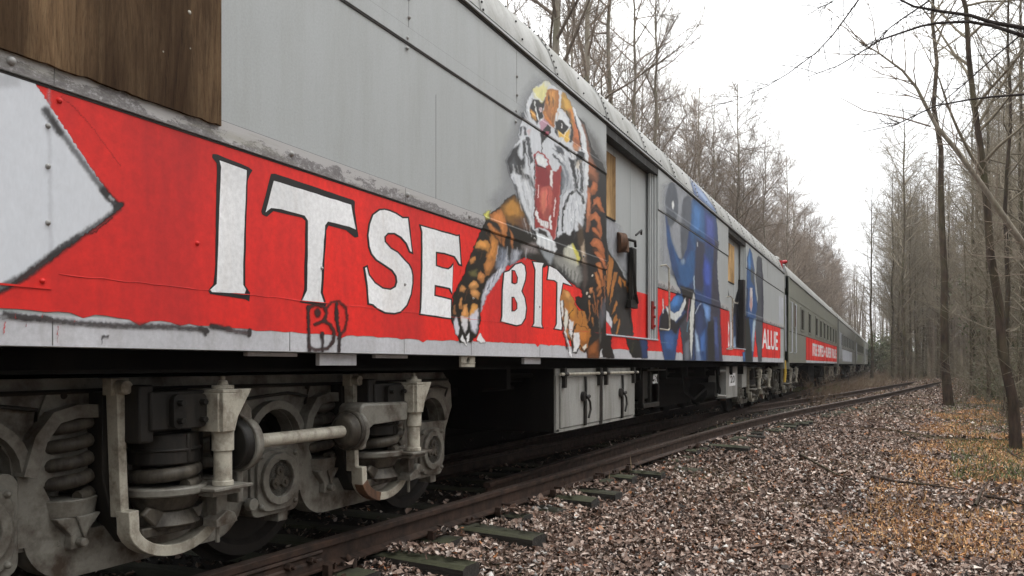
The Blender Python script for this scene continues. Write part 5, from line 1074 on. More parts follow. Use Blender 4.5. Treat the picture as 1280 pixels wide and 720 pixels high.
def car_shell(Y0, Y1, mat, label, windows, sign=None, extras=None):
    L = Y1 - Y0; car = tag(empty('train_car', (TXC, (Y0 + Y1) / 2, 0)), label, 'train car', 'cars of the parked circus train')
    H = lambda o: hang(o, car); w = MB(); w.sweep(wall_profile(), Y0, Y1); lx = 2 * TXC - XS
    w.box(lx, lx + .1, Y0, Y1, 1.185, 3.7)
    for y in (Y0, Y1 - .1): w.box(lx + .1, XS - .13, y, y + .1, 1.185, 3.7)
    H(w.build('side_wall', mat, None, smooth=20))
    e = MB(); e.sweep(roof_profile() + [(lx - .03, 3.70), (XS - .03, 3.70)], Y0, Y1); H(e.build('roof', M['roof'], None, smooth=50))
    e = MB(); e.box(XS - .05, XS + .034, Y0, Y1, 3.69, 3.71); H(e.build('drip_rail', M['seam'], None, smooth=0))
    e = MB(); e.box(XS, XS + .005, Y0, Y1, 2.112, 2.126); H(e.build('lap_shadow', M['shade_line'], None, smooth=0))  # dark strip painting the shadow under the belt lap
    for (y, wd, kind) in windows:
        z0, z1 = 2.30, 2.98; f = MB()
        f.prism([(y - wd / 2 - .06, z0 - .06), (y + wd / 2 + .06, z0 - .06), (y + wd / 2 + .06, z1 + .06), (y - wd / 2 - .06, z1 + .06)], XS + .002, XS + .03, [[(y - wd / 2, z0), (y - wd / 2, z1), (y + wd / 2, z1), (y + wd / 2, z0)]])
        wn = H(f.build('window', mat, None, smooth=0)); g = MB(); g.box(XS + .004, XS + .009, y - wd / 2 - .01, y + wd / 2 + .01, z0 - .01, z1 + .01)
        if kind == 'two': g.box(XS + .009, XS + .02, y - .03, y + .03, z0, z1)
        pn = g.build('pane', M['rust'] if kind == 'board' else M['glass'], None, smooth=0); pn.parent = wn
        if kind == 'board': wn['label'] = 'window closed with a rust brown board'
    if sign:
        y0, y1, z0, z1, mt, txt = sign; s = MB(); s.box(XS + .001, XS + .012, y0, y1, z0, z1); H(s.build('sign_panel', mt, None, smooth=0))
        if txt: text_mesh('painted_lettering', txt, y0 + 2.4, y1 - .5, z0 + .17, z1 - .15, XS + .0135, M['white'], car, bold=.035)
        if txt: s = MB(); s.box(XS + .001, XS + .010, y0, y1, z0 - .09, z0 - .002); H(s.build('sill_strip', M['sill'], None, smooth=0))
    p = MB(); p.box(XS - .3, XS + .03, Y0 + .0, Y0 + .12, 1.0, 3.72); p.box(XS - .3, XS + .03, Y1 - .12, Y1, 1.0, 3.72); H(p.build('end_post', mat, None, smooth=0))
    for y in (Y0 + .5, Y0 + 1.6): p = MB(); p.tube([(XS, y, 3.0), (XS + .07, y, 2.98), (XS + .07, y, 1.5), (XS, y, 1.48)], .02, 6); H(p.build('grab_iron', M['panel'], None))
    p = MB(); p.box(-5.3, -3.2, Y1 - .02, Y1 + .55, 1.0, 3.55); H(p.build('vestibule', M['under'], None))
    u = MB(); u.box(lx + .15, XS - .16, Y0, Y1, 1.08, 1.183); u.box(-4.6, -3.9, Y0, Y1, .8, 1.08); u.box(-3.6, -2.9, Y0 + 8, Y0 + 10.5, .5, 1.08); u.cyl((-3.2, Y0 + 12, .75), (-3.2, Y0 + 14.5, .75), .24, n=16); u.box(-3.7, -2.95, Y0 + 15.2, Y0 + 16.4, .55, 1.08)
    H(u.build('underframe', M['under'], None))
    for y in (Y0 + 2.9, Y1 - 2.9): copy_tree(PROTO_TRUCK, car, (0, y - car.location.y, 0))
    p = MB(); p.dome((XS - .5, Y0 + 1.2, 4.38), .12, .10, 12, 'z'); H(p.build('roof_vent', M['roof'], None))
    return car

CAR1, PROTO_TRUCK = make_baggage_car()
W2 = [(26.5, .7, 'board')] + [(y, 1.0, 'two') for y in (28.7, 31.3, 34.3, 36.5, 38.5, 40.5, 42.5, 44.6, 46.6)]
car_shell(24.62, 48.2, M['olive'], 'olive grey passenger car with windows and a red ITSE BITES sign, second in the train', W2, (30.1, 47.4, 1.285, 2.105, M['red'], 'ITSE BITES + SUPER VALUE'))
def row(Y0, n=8): return [(Y0 + 3.5 + i * 2.3, 1.5, 'two') for i in range(n)]
car_shell(48.95, 71.6, M['olive2'], 'dull silver passenger car with a pale blank panel below its windows', row(48.95), (53.0, 66.0, 1.33, 2.06, M['panel'], None))
car_shell(72.3, 95.0, M['olive'], 'olive passenger car with a pale green panel, fourth in the train', row(72.3), (76.5, 88.0, 1.33, 2.0, M['panelg'], None))
car_shell(95.7, 118.4, M['olive2'], 'dull silver passenger car, last but one in the train', row(95.7))
car_shell(119.1, 140.5, M['olive'], 'olive passenger car at the far end of the train', row(119.1))
# ------------------------------------------------------------------ ground, track
RY = np.array([-4, 0, 4, 6, 9.2, 14.75, 20, 25, 33, 42, 52.6, 63, 72, 90]); RX = np.array([-3.49, -3.44, -3.30, -3.2, -3.05, -2.78, -2.26, -1.58, -.43, .68, 1.95, 3.3, 4.5, 7.2])
_fy = np.arange(-4, 90, .25); _fx = np.interp(_fy, RY, RX); _k = np.ones(17) / 17; _fs = np.convolve(np.pad(_fx, 8, mode='edge'), _k, 'valid')
def rail_x(y): return np.interp(y, _fy, _fs)
def gz(x, y):
    """height of the ground"""
    x = np.asarray(x, float); y = np.asarray(y, float)
    d = x - rail_x(y)
    z = np.interp(d, [-6, -4.5, -3.2, -.2, .12, .55, 1.4, 3.0, 6, 14], [-.45, -.30, -.215, -.225, -.240, -.300, -.385, -.50, -.56, -.40])
    z = np.where(y > 20, np.interp(d, [-12, -7, -4.5, -3.2, -1.8, .12, .55, 1.4, 3.0, 6, 14], [-.4, -.28, -.22, -.24, -.20, -.205, -.24, -.32, -.42, -.48, -.40]), z)
    z = z + (vnoise(x * .9, y * .9, 7) - .5) * .07 * np.clip((np.abs(d + .7) - .9) / 2, .12, 1) + (vnoise(x * .22, y * .22, 9) - .5) * .16 * np.clip((np.abs(d) - 1.5) / 3, 0, 1)
    c = np.clip((-5.12 - x) / .55, 0, 1); z = z + c * c * (3 - 2 * c) * .66  # berm added so the visible slope under the train stays shaded
    b = np.clip((-5.85 - x) / 1.9, 0, 1); z = z + b * b * (3 - 2 * b) * 1.15  # bank added behind the train to cut off skylight
    q = np.clip((y - 84) / 70, 0, 1) * np.clip((x - .5) / 4, 0, 1); z = z + q * q * (3 - 2 * q) * 4.0
    t = np.clip((y - 52) / 16, 0, 1); z = z + t * t * (3 - 2 * t) * .30
    return z

def ground_material():
    m, nt, b, out = new_mat('leaf_strewn_soil')
    n1 = noise(nt, 26, 6, 0.75); n2 = noise(nt, 0.5, 4, 0.6); n3 = noise(nt, 3.0, 5, .7)
    c = ramp(nt, n1.outputs[0], [(0.32, (0.014, 0.010, 0.008)), (0.5, (0.050, 0.033, 0.026)), (0.64, (0.12, 0.080, 0.064)), (0.80, (0.25, 0.18, 0.15))])
    r = ramp(nt, n3.outputs[0], [(0.4, (0, 0, 0)), (0.65, (1, 1, 1))])
    c2 = mixc(nt, r.outputs[0], c.outputs[0], (0.10, 0.062, 0.036))
    r2 = ramp(nt, n2.outputs[0], [(0.45, (0, 0, 0)), (0.7, (0.55,) * 3)])
    c2 = mixc(nt, r2.outputs[0], c2, (0.085, 0.085, 0.035))
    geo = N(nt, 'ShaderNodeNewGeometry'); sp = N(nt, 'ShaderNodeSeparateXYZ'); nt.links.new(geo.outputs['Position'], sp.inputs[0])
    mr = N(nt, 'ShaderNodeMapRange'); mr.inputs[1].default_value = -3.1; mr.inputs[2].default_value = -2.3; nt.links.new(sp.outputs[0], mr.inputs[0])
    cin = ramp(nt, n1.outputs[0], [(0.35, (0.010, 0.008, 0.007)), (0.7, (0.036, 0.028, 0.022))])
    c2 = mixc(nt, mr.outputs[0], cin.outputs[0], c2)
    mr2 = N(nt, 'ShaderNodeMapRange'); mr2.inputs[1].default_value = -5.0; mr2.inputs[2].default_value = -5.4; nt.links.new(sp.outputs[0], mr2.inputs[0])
    c2 = mixc(nt, mr2.outputs[0], c2, (0.012, 0.010, 0.008))  # far bank blackened, shade painted into the soil colour
    nt.links.new(c2, b.inputs['Base Color']); b.inputs['Roughness'].default_value = .95; b.inputs['Specular IOR Level'].default_value = .15
    bump(nt, b, n1.outputs[0], .8, .03); return m

def make_ground():
    def axis(lo, hi, c0, c1, fine, grow):
        a = list(np.arange(c0, c1, fine)); s = fine; x = c1
        while x < hi: a.append(x); s *= grow; x += s
        a.append(hi); s = fine; x = c0; pre = []
        while x > lo: x -= s; s *= grow; pre.append(max(x, lo))
        return np.array(sorted(set(pre)) + a)
    xs = axis(-600, 600, -8, 9, .16, 1.25); ys = axis(-60, 900, 1, 40, .18, 1.10)
    X, Y = np.meshgrid(xs, ys); Z = gz(X, Y); v = np.stack([X.ravel(), Y.ravel(), Z.ravel()], 1)
    nx, ny = len(xs), len(ys); i = np.arange(nx * ny).reshape(ny, nx)
    q = np.stack([i[:-1, :-1], i[:-1, 1:], i[1:, 1:], i[1:, :-1]], -1).reshape(-1, 4)
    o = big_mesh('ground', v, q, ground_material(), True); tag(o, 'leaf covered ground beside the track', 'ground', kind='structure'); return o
make_ground()

M['rail'] = weathered('dark_rusty_rail', (0.052, 0.029, 0.020), (0.018, 0.012, 0.009), .62, (.4, .65), 10, streak=False, fine=60, bumpy=.25)
M['railtop'] = weathered('rail_head', (0.085, 0.062, 0.050), (0.040, 0.026, 0.020), .5, (.45, .7), 8, streak=False, fine=40, metal=.35)
def tie_material():
    m, nt, b, out = new_mat('mossy_old_tie')
    n1 = noise(nt, 3, 6, .7, mapscale=(0.35, 6, 6)); n2 = noise(nt, 2.6, 5, .7); n3 = noise(nt, 40, 3, .7)
    c = ramp(nt, n1.outputs[0], [(.3, (.009, .0075, .006)), (.55, (.024, .020, .016)), (.75, (.055, .048, .040))]).outputs[0]
    geo = N(nt, 'ShaderNodeNewGeometry'); sp = N(nt, 'ShaderNodeSeparateXYZ'); nt.links.new(geo.outputs['Normal'], sp.inputs[0])
    up = N(nt, 'ShaderNodeMapRange'); up.inputs[1].default_value = .3; up.inputs[2].default_value = .9; nt.links.new(sp.outputs[2], up.inputs[0])
    oi = N(nt, 'ShaderNodeObjectInfo'); ad = N(nt, 'ShaderNodeMath', operation='MULTIPLY_ADD'); nt.links.new(oi.outputs['Random'], ad.inputs[0]); ad.inputs[1].default_value = .22; nt.links.new(n2.outputs[0], ad.inputs[2])
    r = ramp(nt, ad.outputs[0], [(.44, (0, 0, 0)), (.70, (1, 1, 1))]); mm = N(nt, 'ShaderNodeMath', operation='MULTIPLY'); nt.links.new(r.outputs[0], mm.inputs[0]); nt.links.new(up.outputs[0], mm.inputs[1])
    c = mixc(nt, mm.outputs[0], c, (0.040, 0.042, 0.019)); v = ramp(nt, n3.outputs[0], [(.3, (.7,) * 3), (.7, (1.2,) * 3)]); c = mixc(nt, 1, c, v.outputs[0], 'MULTIPLY')
    nt.links.new(c, b.inputs['Base Color']); b.inputs['Roughness'].default_value = .9; bump(nt, b, n1.outputs[0], 1.0, .02); return m
M['tie'] = tie_material()

RAILP = [(-.070, -.170), (-.070, -.158), (-.012, -.140), (-.009, -.052), (-.036, -.040), (-.036, -.006), (-.028, 0), (.028, 0), (.036, -.006), (.036, -.040), (.009, -.052), (.012, -.140), (.070, -.158), (.070, -.170)]
def make_rail(name, path, label, group, parts=True):
    m = MB(); n = len(RAILP); pts = [Vector((p[0], p[1], 0)) for p in path]; vs = []
    tops = MB()
    tv = []
    for i, p in enumerate(pts):
        d = (pts[min(i + 1, len(pts) - 1)] - pts[max(i - 1, 0)]).normalized(); r = Vector((d.y, -d.x, 0)); dz = path[i][2] if len(path[i]) > 2 else 0
        for a, z in RAILP: q = p + r * a; vs.append((q.x, q.y, z + dz))
        for a in (-.027, .027): q = p + r * a; tv.append((q.x, q.y, .0015 + dz))
    k = len(pts); m.add(vs, [(i * n + j, i * n + (j + 1) % n, (i + 1) * n + (j + 1) % n, (i + 1) * n + j) for i in range(k - 1) for j in range(n)] + [tuple(range(n)), tuple((k - 1) * n + j for j in range(n))[::-1]])
    o = m.build(name, M['rail'], None, smooth=30); tag(o, label, 'rail', group)
    tops.add(tv, [(2 * i, 2 * i + 1, 2 * i + 3, 2 * i + 2) for i in range(k - 1)]); tops.build('running_surface', M['railtop'], o, smooth=0)
    return o
def offs(y, d):
    x0, x1 = float(rail_x(y - .3)), float(rail_x(y + .3)); L = math.hypot(x1 - x0, .6); return (float(rail_x(y)) + d * .6 / L, y - d * (x1 - x0) / L, 0)
ysr = list(np.arange(-3.5, 71, .8))
R1 = make_rail('steel_rail', [offs(y, 0) for y in ysr], 'rusty steel rail that curves away to the right, nearest rail to the gravel', 'steel rails')
R2 = make_rail('steel_rail', [offs(y, -1.505) for y in np.arange(5.5, 71, .8)], 'rusty far rail of the curving track, inner one beside the train', 'steel rails')
R3 = make_rail('steel_rail', [(-3.497, y, -.006) for y in np.arange(6.8, 141.5, 3)], 'dark rail under the right wheels of the train', 'steel rails')
R4 = make_rail('steel_rail', [(-5.003, y, -.004) for y in np.arange(-3.5, 141.5, 3)], 'dark rail under the left wheels of the train, farthest from the camera', 'steel rails')
# joint bar, bolts and rail anchors on the near rail
def along_rail(y, dx): x, yy, _ = offs(y, dx); return x, yy
j = MB(); ya, yb = 3.05, 4.05
for y0, y1 in ((ya, (ya + yb) / 2), ((ya + yb) / 2, yb)):
    (xa, y_a), (xb, y_b) = along_rail(y0, .02), along_rail(y1, .02)
    prof = [(0, -.148), (.034, -.15), (.03, -.11), (.018, -.10), (.018, -.075), (.03, -.062), (.024, -.045), (0, -.048)]; n = len(prof)
    j.add([(xa + p[0], y_a, p[1]) for p in prof] + [(xb + p[0], y_b, p[1]) for p in prof], [(q, (q + 1) % n, (q + 1) % n + n, q + n) for q in range(n)] + [tuple(range(n)), tuple(range(n, 2 * n))[::-1]])
for y in (3.17, 3.36, 3.74, 3.93):
    x, yy = along_rail(y, .036); j.cyl((x, yy, -.088), (x + .045, yy, -.088), .026, n=6); j.cyl((x + .04, yy, -.088), (x + .07, yy, -.088), .012, n=8)
j.build('joint_bar', M['rail'], R1, bevel=.002)
# wooden ties
TIEY = []; y = -1.2
while y < 34: TIEY.append(y); y += .54
near_lab = {}
tie_end = {}
def make_tie(y, k):
    r = random.Random(k * 7 + 1); rx = float(rail_x(y)); e = rx + r.choice([r.uniform(.22, .45), r.uniform(.5, .85)]); s = -5.75 if y < 17 else rx - 1.5 - .55
    if y > 17: e = rx + r.uniform(.48, .62)
    dz = r.choice([0, -.008, -.02, -.03, -.05, -.08]) if y > 4 else -.01
    if 4.2 < y < 4.8 or 5.3 < y < 5.85 or 6.9 < y < 7.5: dz = -.006; e = rx + (.74 if y < 7 else .5)
    dz -= .0; top = -.170 + dz; m = MB(); n = 14; w = .115 + r.uniform(-.01, .012); tilt = r.uniform(-.02, .02)
    vs = []; 
    for i in range(n + 1):
        x = s + (e - s) * i / n; sag = -.035 * max(0, (x - rx - .1)) ; wob = r.uniform(-.012, .012)
        for sy, sz in ((-w, -.17), (-w + wob, -.022), (-w + .03, r.uniform(-.014, .001)), (w - .03, r.uniform(-.014, .001)), (w + wob, -.022), (w, -.17)): vs.append((x - (s + e) / 2, sy + tilt * (x - s), sz + sag))
    fs = [(i * 6 + j, i * 6 + (j + 1) % 6, (i + 1) * 6 + (j + 1) % 6, (i + 1) * 6 + j) for i in range(n) for j in range(6)] + [tuple(range(6)), tuple(n * 6 + j for j in range(6))[::-1]]
    m.add(vs, fs); o = m.build('wooden_tie', M['tie'], None, smooth=25); o.location = ((s + e) / 2, y, top); o.rotation_euler = (0, 0, (float(rail_x(y)) - float(rail_x(y + .5))) * -.0 + r.uniform(-.05, .05))
    tp = MB(); tp.box(rx - .10 - o.location.x, rx + .12 - o.location.x, -.09, .09, .001, .013)
    for sx in (.085, -.085): tp.box(rx + sx - .012 - o.location.x, rx + sx + .012 - o.location.x, -.05, -.026, .0, .045); tp.box(rx + sx - .012 - o.location.x, rx + sx + .012 - o.location.x, .03, .054, .0, .04)
    if k % 2 == 0 and y < 14: tp.box(rx + .02 - o.location.x, rx + .13 - o.location.x, .09, .13, -.01, .055); tp.box(rx + .07 - o.location.x, rx + .12 - o.location.x, -.14, -.10, -.01, .06)
    p = tp.build('tie_plate', M['rail'], o, bevel=.002); tie_end[k] = e
    return o
ordn = ['nearest', 'second nearest', 'third nearest', 'fourth nearest', 'fifth nearest', 'sixth nearest', 'seventh nearest', 'eighth nearest']
cnt = 0
for k, y in enumerate(TIEY):
    if y < 2.0: continue
    o = make_tie(y, k)
    if y >= 4.0 and cnt < 8: tag(o, ordn[cnt] + ' dark mossy tie under the near rail, from the bottom edge', 'railway tie', 'wooden ties under the rails'); cnt += 1
    elif y < 4.0: tag(o, 'wooden tie under the near train truck at the lower left edge', 'railway tie', 'wooden ties under the rails')
    else: tag(o, 'dark weathered tie half buried in leaves under the curving rail farther along', 'railway tie', 'wooden ties under the rails')

# ------------------------------------------------------------------ leaf litter and stones
def wedge(n, t0, t1, p=1.0, px0=330, px1=1420):
    t = (t0 ** p + RNG.random(n) * (t1 ** p - t0 ** p)) ** (1 / p); r = ((px0 + RNG.random(n) * (px1 - px0)) - 640) / FPX * t
    return np.stack([-ST * t + CT * r, CT * t + ST * r, t], 1)
def leaf_mesh(name, xyz, size, mat, label, cat, aspect=.55, tilt=.55, curl=.35):
    n = len(xyz)
    base = np.array([(-1, 0, .25), (-.35, -1, .0), (.45, -.8, 0), (1, 0, .3), (.45, .8, 0), (-.35, 1, .0), (-.3, 0, 0), (.4, 0, 0)], float)
    v = np.repeat(base[None], n, 0); v[:, :, 1] *= aspect * (.7 + .6 * RNG.random((n, 1)))
    cu = (RNG.random((n, 1)) - .25) * curl * 2; v[:, :, 2] += np.abs(v[:, :, 1]) * cu * 1.6; v[:, :, 2] *= (.4 + RNG.random((n, 1)) * 1.1)
    v += (RNG.random((n, 8, 3)) - .5) * .22; v *= size[:, None, None]
    a = RNG.random(n) * 2 * PI; tx = RNG.normal(0, tilt, n); ty = RNG.normal(0, tilt, n)
    def rot(v, i, j, ang): c, s = np.cos(ang)[:, None], np.sin(ang)[:, None]; p, q = v[:, :, i].copy(), v[:, :, j].copy(); v[:, :, i] = c * p - s * q; v[:, :, j] = s * p + c * q
    rot(v, 1, 2, tx); rot(v, 0, 2, ty); rot(v, 0, 1, a); v += xyz[:, None, :]
    f = np.array([(0, 1, 6, 6), (1, 2, 7, 6), (2, 3, 7, 7), (7, 3, 4, 4), (6, 7, 4, 5), (0, 6, 5, 5)])
    tri = np.array([(0, 1, 6), (1, 2, 7), (1, 7, 6), (2, 3, 7), (7, 3, 4), (6, 7, 4), (6, 4, 5), (0, 6, 5)])
    F = (tri[None] + (np.arange(n) * 8)[:, None, None]).reshape(-1, 3)
    o = big_mesh(name, v.reshape(-1, 3), F, mat, True); tag(o, label, cat, kind='stuff'); return o
LEAFMAT = island_mat('dead_leaves', [(0, (.018, .012, .009)), (.18, (.052, .031, .022)), (.34, (.132, .083, .062)), (.50, (.228, .152, .115)), (.66, (.312, .228, .182)), (.81, (.40, .318, .270)), (.91, (.49, .415, .365)), (.97, (.60, .535, .48)), (.975, (.34, .15, .055)), (1, (.28, .10, .05))])
def scatter():
    P = []
    def keep(p, lo, hi): d = p[:, 0] - rail_x(p[:, 1]); return p[(d > lo) & (d < hi)]
    P.append(keep(wedge(80000, 3.6, 8.5, 2.0), .04, 30)); P.append(keep(wedge(120000, 8, 20, 1.5), .04, 30)); P.append(keep(wedge(95000, 18, 75, 1.0, 760, 1420), .04, 40))
    P.append(keep(wedge(26000, 12, 60, 1.0, 700, 1200), -3.0, .0)); P.append(keep(wedge(5000, 3.6, 12, 1.6, 100, 900), -1.6, .0))
    p = np.concatenate(P); p = p[p[:, 1] > 1.0]
    # few leaves lie on the ties and rails
    on = np.zeros(len(p), bool)
    for k, e in tie_end.items():
        on |= (np.abs(p[:, 1] - TIEY[k]) < .13) & (p[:, 0] < e + .03)
    p = p[~on | (vnoise(p[:, 0] * 3.1, p[:, 1] * 3.1, 91) + .35 * RNG.random(len(p)) > .80)]
    d = p[:, 0] - rail_x(p[:, 1]); p = p[~((np.abs(d) < .09) | (np.abs(d + 1.505) < .09))]
    t = p[:, 2]; s = .0195 * (1 + .030 * np.clip(t - 5, 0, 40)) * np.exp(RNG.normal(0, .30, len(t)))
    z = gz(p[:, 0], p[:, 1]) + .004 + RNG.random(len(p)) * .035
    zz = z.copy()
    for k, e in tie_end.items():
        i = (np.abs(p[:, 1] - TIEY[k]) < .13) & (p[:, 0] < e); zz[i] = np.maximum(zz[i], -.165 + RNG.random(i.sum()) * .03)
    leaf_mesh('leaf_litter', np.stack([p[:, 0], p[:, 1], zz], 1), s, LEAFMAT, 'brown and pale dead leaves covering the ballast', 'leaf litter')
    # larger whole leaves, curled, lying loose on top
    p = np.concatenate([keep(wedge(900, 3.8, 12, 1.7), .15, 30), keep(wedge(900, 11, 26, 1.3), .3, 30)]); n = len(p)
    leaf_mesh('whole_leaves', np.stack([p[:, 0], p[:, 1], gz(p[:, 0], p[:, 1]) + .045], 1), .025 * np.exp(RNG.normal(0, .22, n)), island_mat('whole_dead_leaves', [(0, (.10, .055, .035)), (.4, (.20, .115, .075)), (.7, (.29, .195, .15)), (.9, (.38, .28, .22)), (1, (.36, .16, .06))]), 'larger curled dead leaves lying loose on the leaf litter', 'leaves', aspect=.6, tilt=.45, curl=.6)
    # rust orange needles and leaves in patches to the right
    p = np.concatenate([wedge(40000, 6.5, 20, 1.4, 980, 1420), wedge(50000, 16, 45, 1.2, 1040, 1400)]); d = p[:, 0] - rail_x(p[:, 1])
    mk = vnoise(p[:, 0] * .8 + 3.1, p[:, 1] * .45, 44) * .7 + vnoise(p[:, 0] * 2.4, p[:, 1] * 1.6, 45) * .3 + np.interp(d, [1.8, 3.0, 5.5, 8], [-.5, 0.06, .10, -.1])
    p = p[mk > .43 + RNG.random(len(p)) * .30]; t = p[:, 2]
    om = island_mat('orange_needles', [(0, (.22, .105, .042)), (.35, (.43, .21, .08)), (.7, (.56, .31, .13)), (1, (.62, .43, .23))])
    leaf_mesh('orange_needles', np.stack([p[:, 0], p[:, 1], gz(p[:, 0], p[:, 1]) + .02 + RNG.random(len(p)) * .04], 1), .016 * (1 + .035 * np.clip(t - 5, 0, 40)) * np.exp(RNG.normal(0, .3, len(t))), om, 'rust orange fallen needles and leaves in patches at the wood edge', 'fallen needles', aspect=.3, tilt=.7)
    global ORANGE_SPOTS; ORANGE_SPOTS = p[RNG.random(len(p)) < .55]
    # pale stones of the ballast
    p = np.concatenate([wedge(1500, 4, 12, 1.6), wedge(800, 10, 30, 1.2)]); d = p[:, 0] - rail_x(p[:, 1]); cl = vnoise(p[:, 0] * 1.7, p[:, 1] * 1.7, 77)
    p = p[(d > .1) & (d < 3.2) & (cl + RNG.random(len(p)) * .5 > .75)]; n = len(p)
    base = np.array([(1, 0, 0), (-1, .1, 0), (.1, 1, 0), (0, -1, .1), (.1, 0, .8), (0, .1, -.8)]); v = base[None] * (.016 + .02 * RNG.random((n, 1, 1))) * (.6 + .8 * RNG.random((n, 6, 3))) + np.stack([p[:, 0], p[:, 1], gz(p[:, 0], p[:, 1]) + .03], 1)[:, None, :]
    tri = np.array([(0, 2, 4), (2, 1, 4), (1, 3, 4), (3, 0, 4), (2, 0, 5), (1, 2, 5), (3, 1, 5), (0, 3, 5)]); F = (tri[None] + (np.arange(n) * 6)[:, None, None]).reshape(-1, 3)
    o = big_mesh('ballast_stones', v.reshape(-1, 3), F, island_mat('pale_stones', [(0, (.22, .21, .2)), (.6, (.42, .41, .39)), (1, (.62, .61, .58))])); tag(o, 'scattered pale ballast stones among the leaves', 'stones', kind='stuff')
    # dark cinders between the rails and under the train
    p = wedge(16000, 3.5, 26, 1.3, -100, 1050); d = p[:, 0] - rail_x(p[:, 1]); p = p[(d < -.1) & (p[:, 0] > -5.8)]; n = len(p)
    v = base[None] * (.014 + .02 * RNG.random((n, 1, 1))) * (.6 + .8 * RNG.random((n, 6, 3))) + np.stack([p[:, 0], p[:, 1], gz(p[:, 0], p[:, 1]) + .012], 1)[:, None, :]; F = (tri[None] + (np.arange(n) * 6)[:, None, None]).reshape(-1, 3)
    o = big_mesh('cinders', v.reshape(-1, 3), F, island_mat('cinder_stones', [(0, (.010, .008, .007)), (.6, (.028, .022, .018)), (1, (.07, .05, .04))])); tag(o, 'dark cinders and grit under the train', 'cinders', kind='stuff')
scatter()
# ------------------------------------------------------------------ trees
class Branches:
    """many tapering limbs gathered into one mesh"""
    def __init__(s): s.g = {}
    def add(s, pts, rad, n): s.g.setdefault((len(pts), n), []).append((pts, rad))
    def arrays(s):
        V, F, o = [], [], 0
        for (k, n), L in s.g.items():
            P = np.array([l[0] for l in L], float); R = np.array([l[1] for l in L], float); m = len(L)
            D = np.empty_like(P); D[:, 1:-1] = P[:, 2:] - P[:, :-2]; D[:, 0] = P[:, 1] - P[:, 0]; D[:, -1] = P[:, -1] - P[:, -2]; D /= np.linalg.norm(D, axis=2, keepdims=True) + 1e-9
            ref = np.where(np.abs(D[:, :1, 2:3]) > .8, np.array([1., .2, 0]), np.array([0, 0.1, 1.])); A = np.cross(D, np.broadcast_to(ref, D.shape)); A /= np.linalg.norm(A, axis=2, keepdims=True) + 1e-9; B = np.cross(D, A)
            th = 2 * PI * np.arange(n) / n; ring = A[:, :, None] * np.cos(th)[None, None, :, None] + B[:, :, None] * np.sin(th)[None, None, :, None]
            v = P[:, :, None] + ring * R[:, :, None, None]; i = np.arange(m * k * n).reshape(m, k, n)
            a, b, c, d = i[:, :-1], np.roll(i, -1, 2)[:, :-1], np.roll(i, -1, 2)[:, 1:], i[:, 1:]
            V.append(v.reshape(-1, 3)); F.append(np.stack([a, b, c, d], -1).reshape(-1, 4) + o); o += m * k * n
        return np.concatenate(V), np.concatenate(F)
    def build(s, name, mat, parent=None):
        v, f = s.arrays(); o = big_mesh(name, v, f, mat, True)
        if parent: o.parent = parent
        return o
def limb(r, p, d, L, k, wob, lift):
    pts = [np.array(p, float)]; d = np.array(d, float)
    for i in range(k - 1):
        d = d + np.array([r.gauss(0, wob), r.gauss(0, wob), r.gauss(0, wob) + lift]); d /= np.linalg.norm(d); pts.append(pts[-1] + d * L / (k - 1))
    return pts
def perp(r, d, ang):
    d = np.array(d); q = np.cross(d, [r.gauss(0, 1), r.gauss(0, 1), r.gauss(0, 1)]); q /= np.linalg.norm(q) + 1e-9
    return d * math.cos(ang) + q * math.sin(ang)
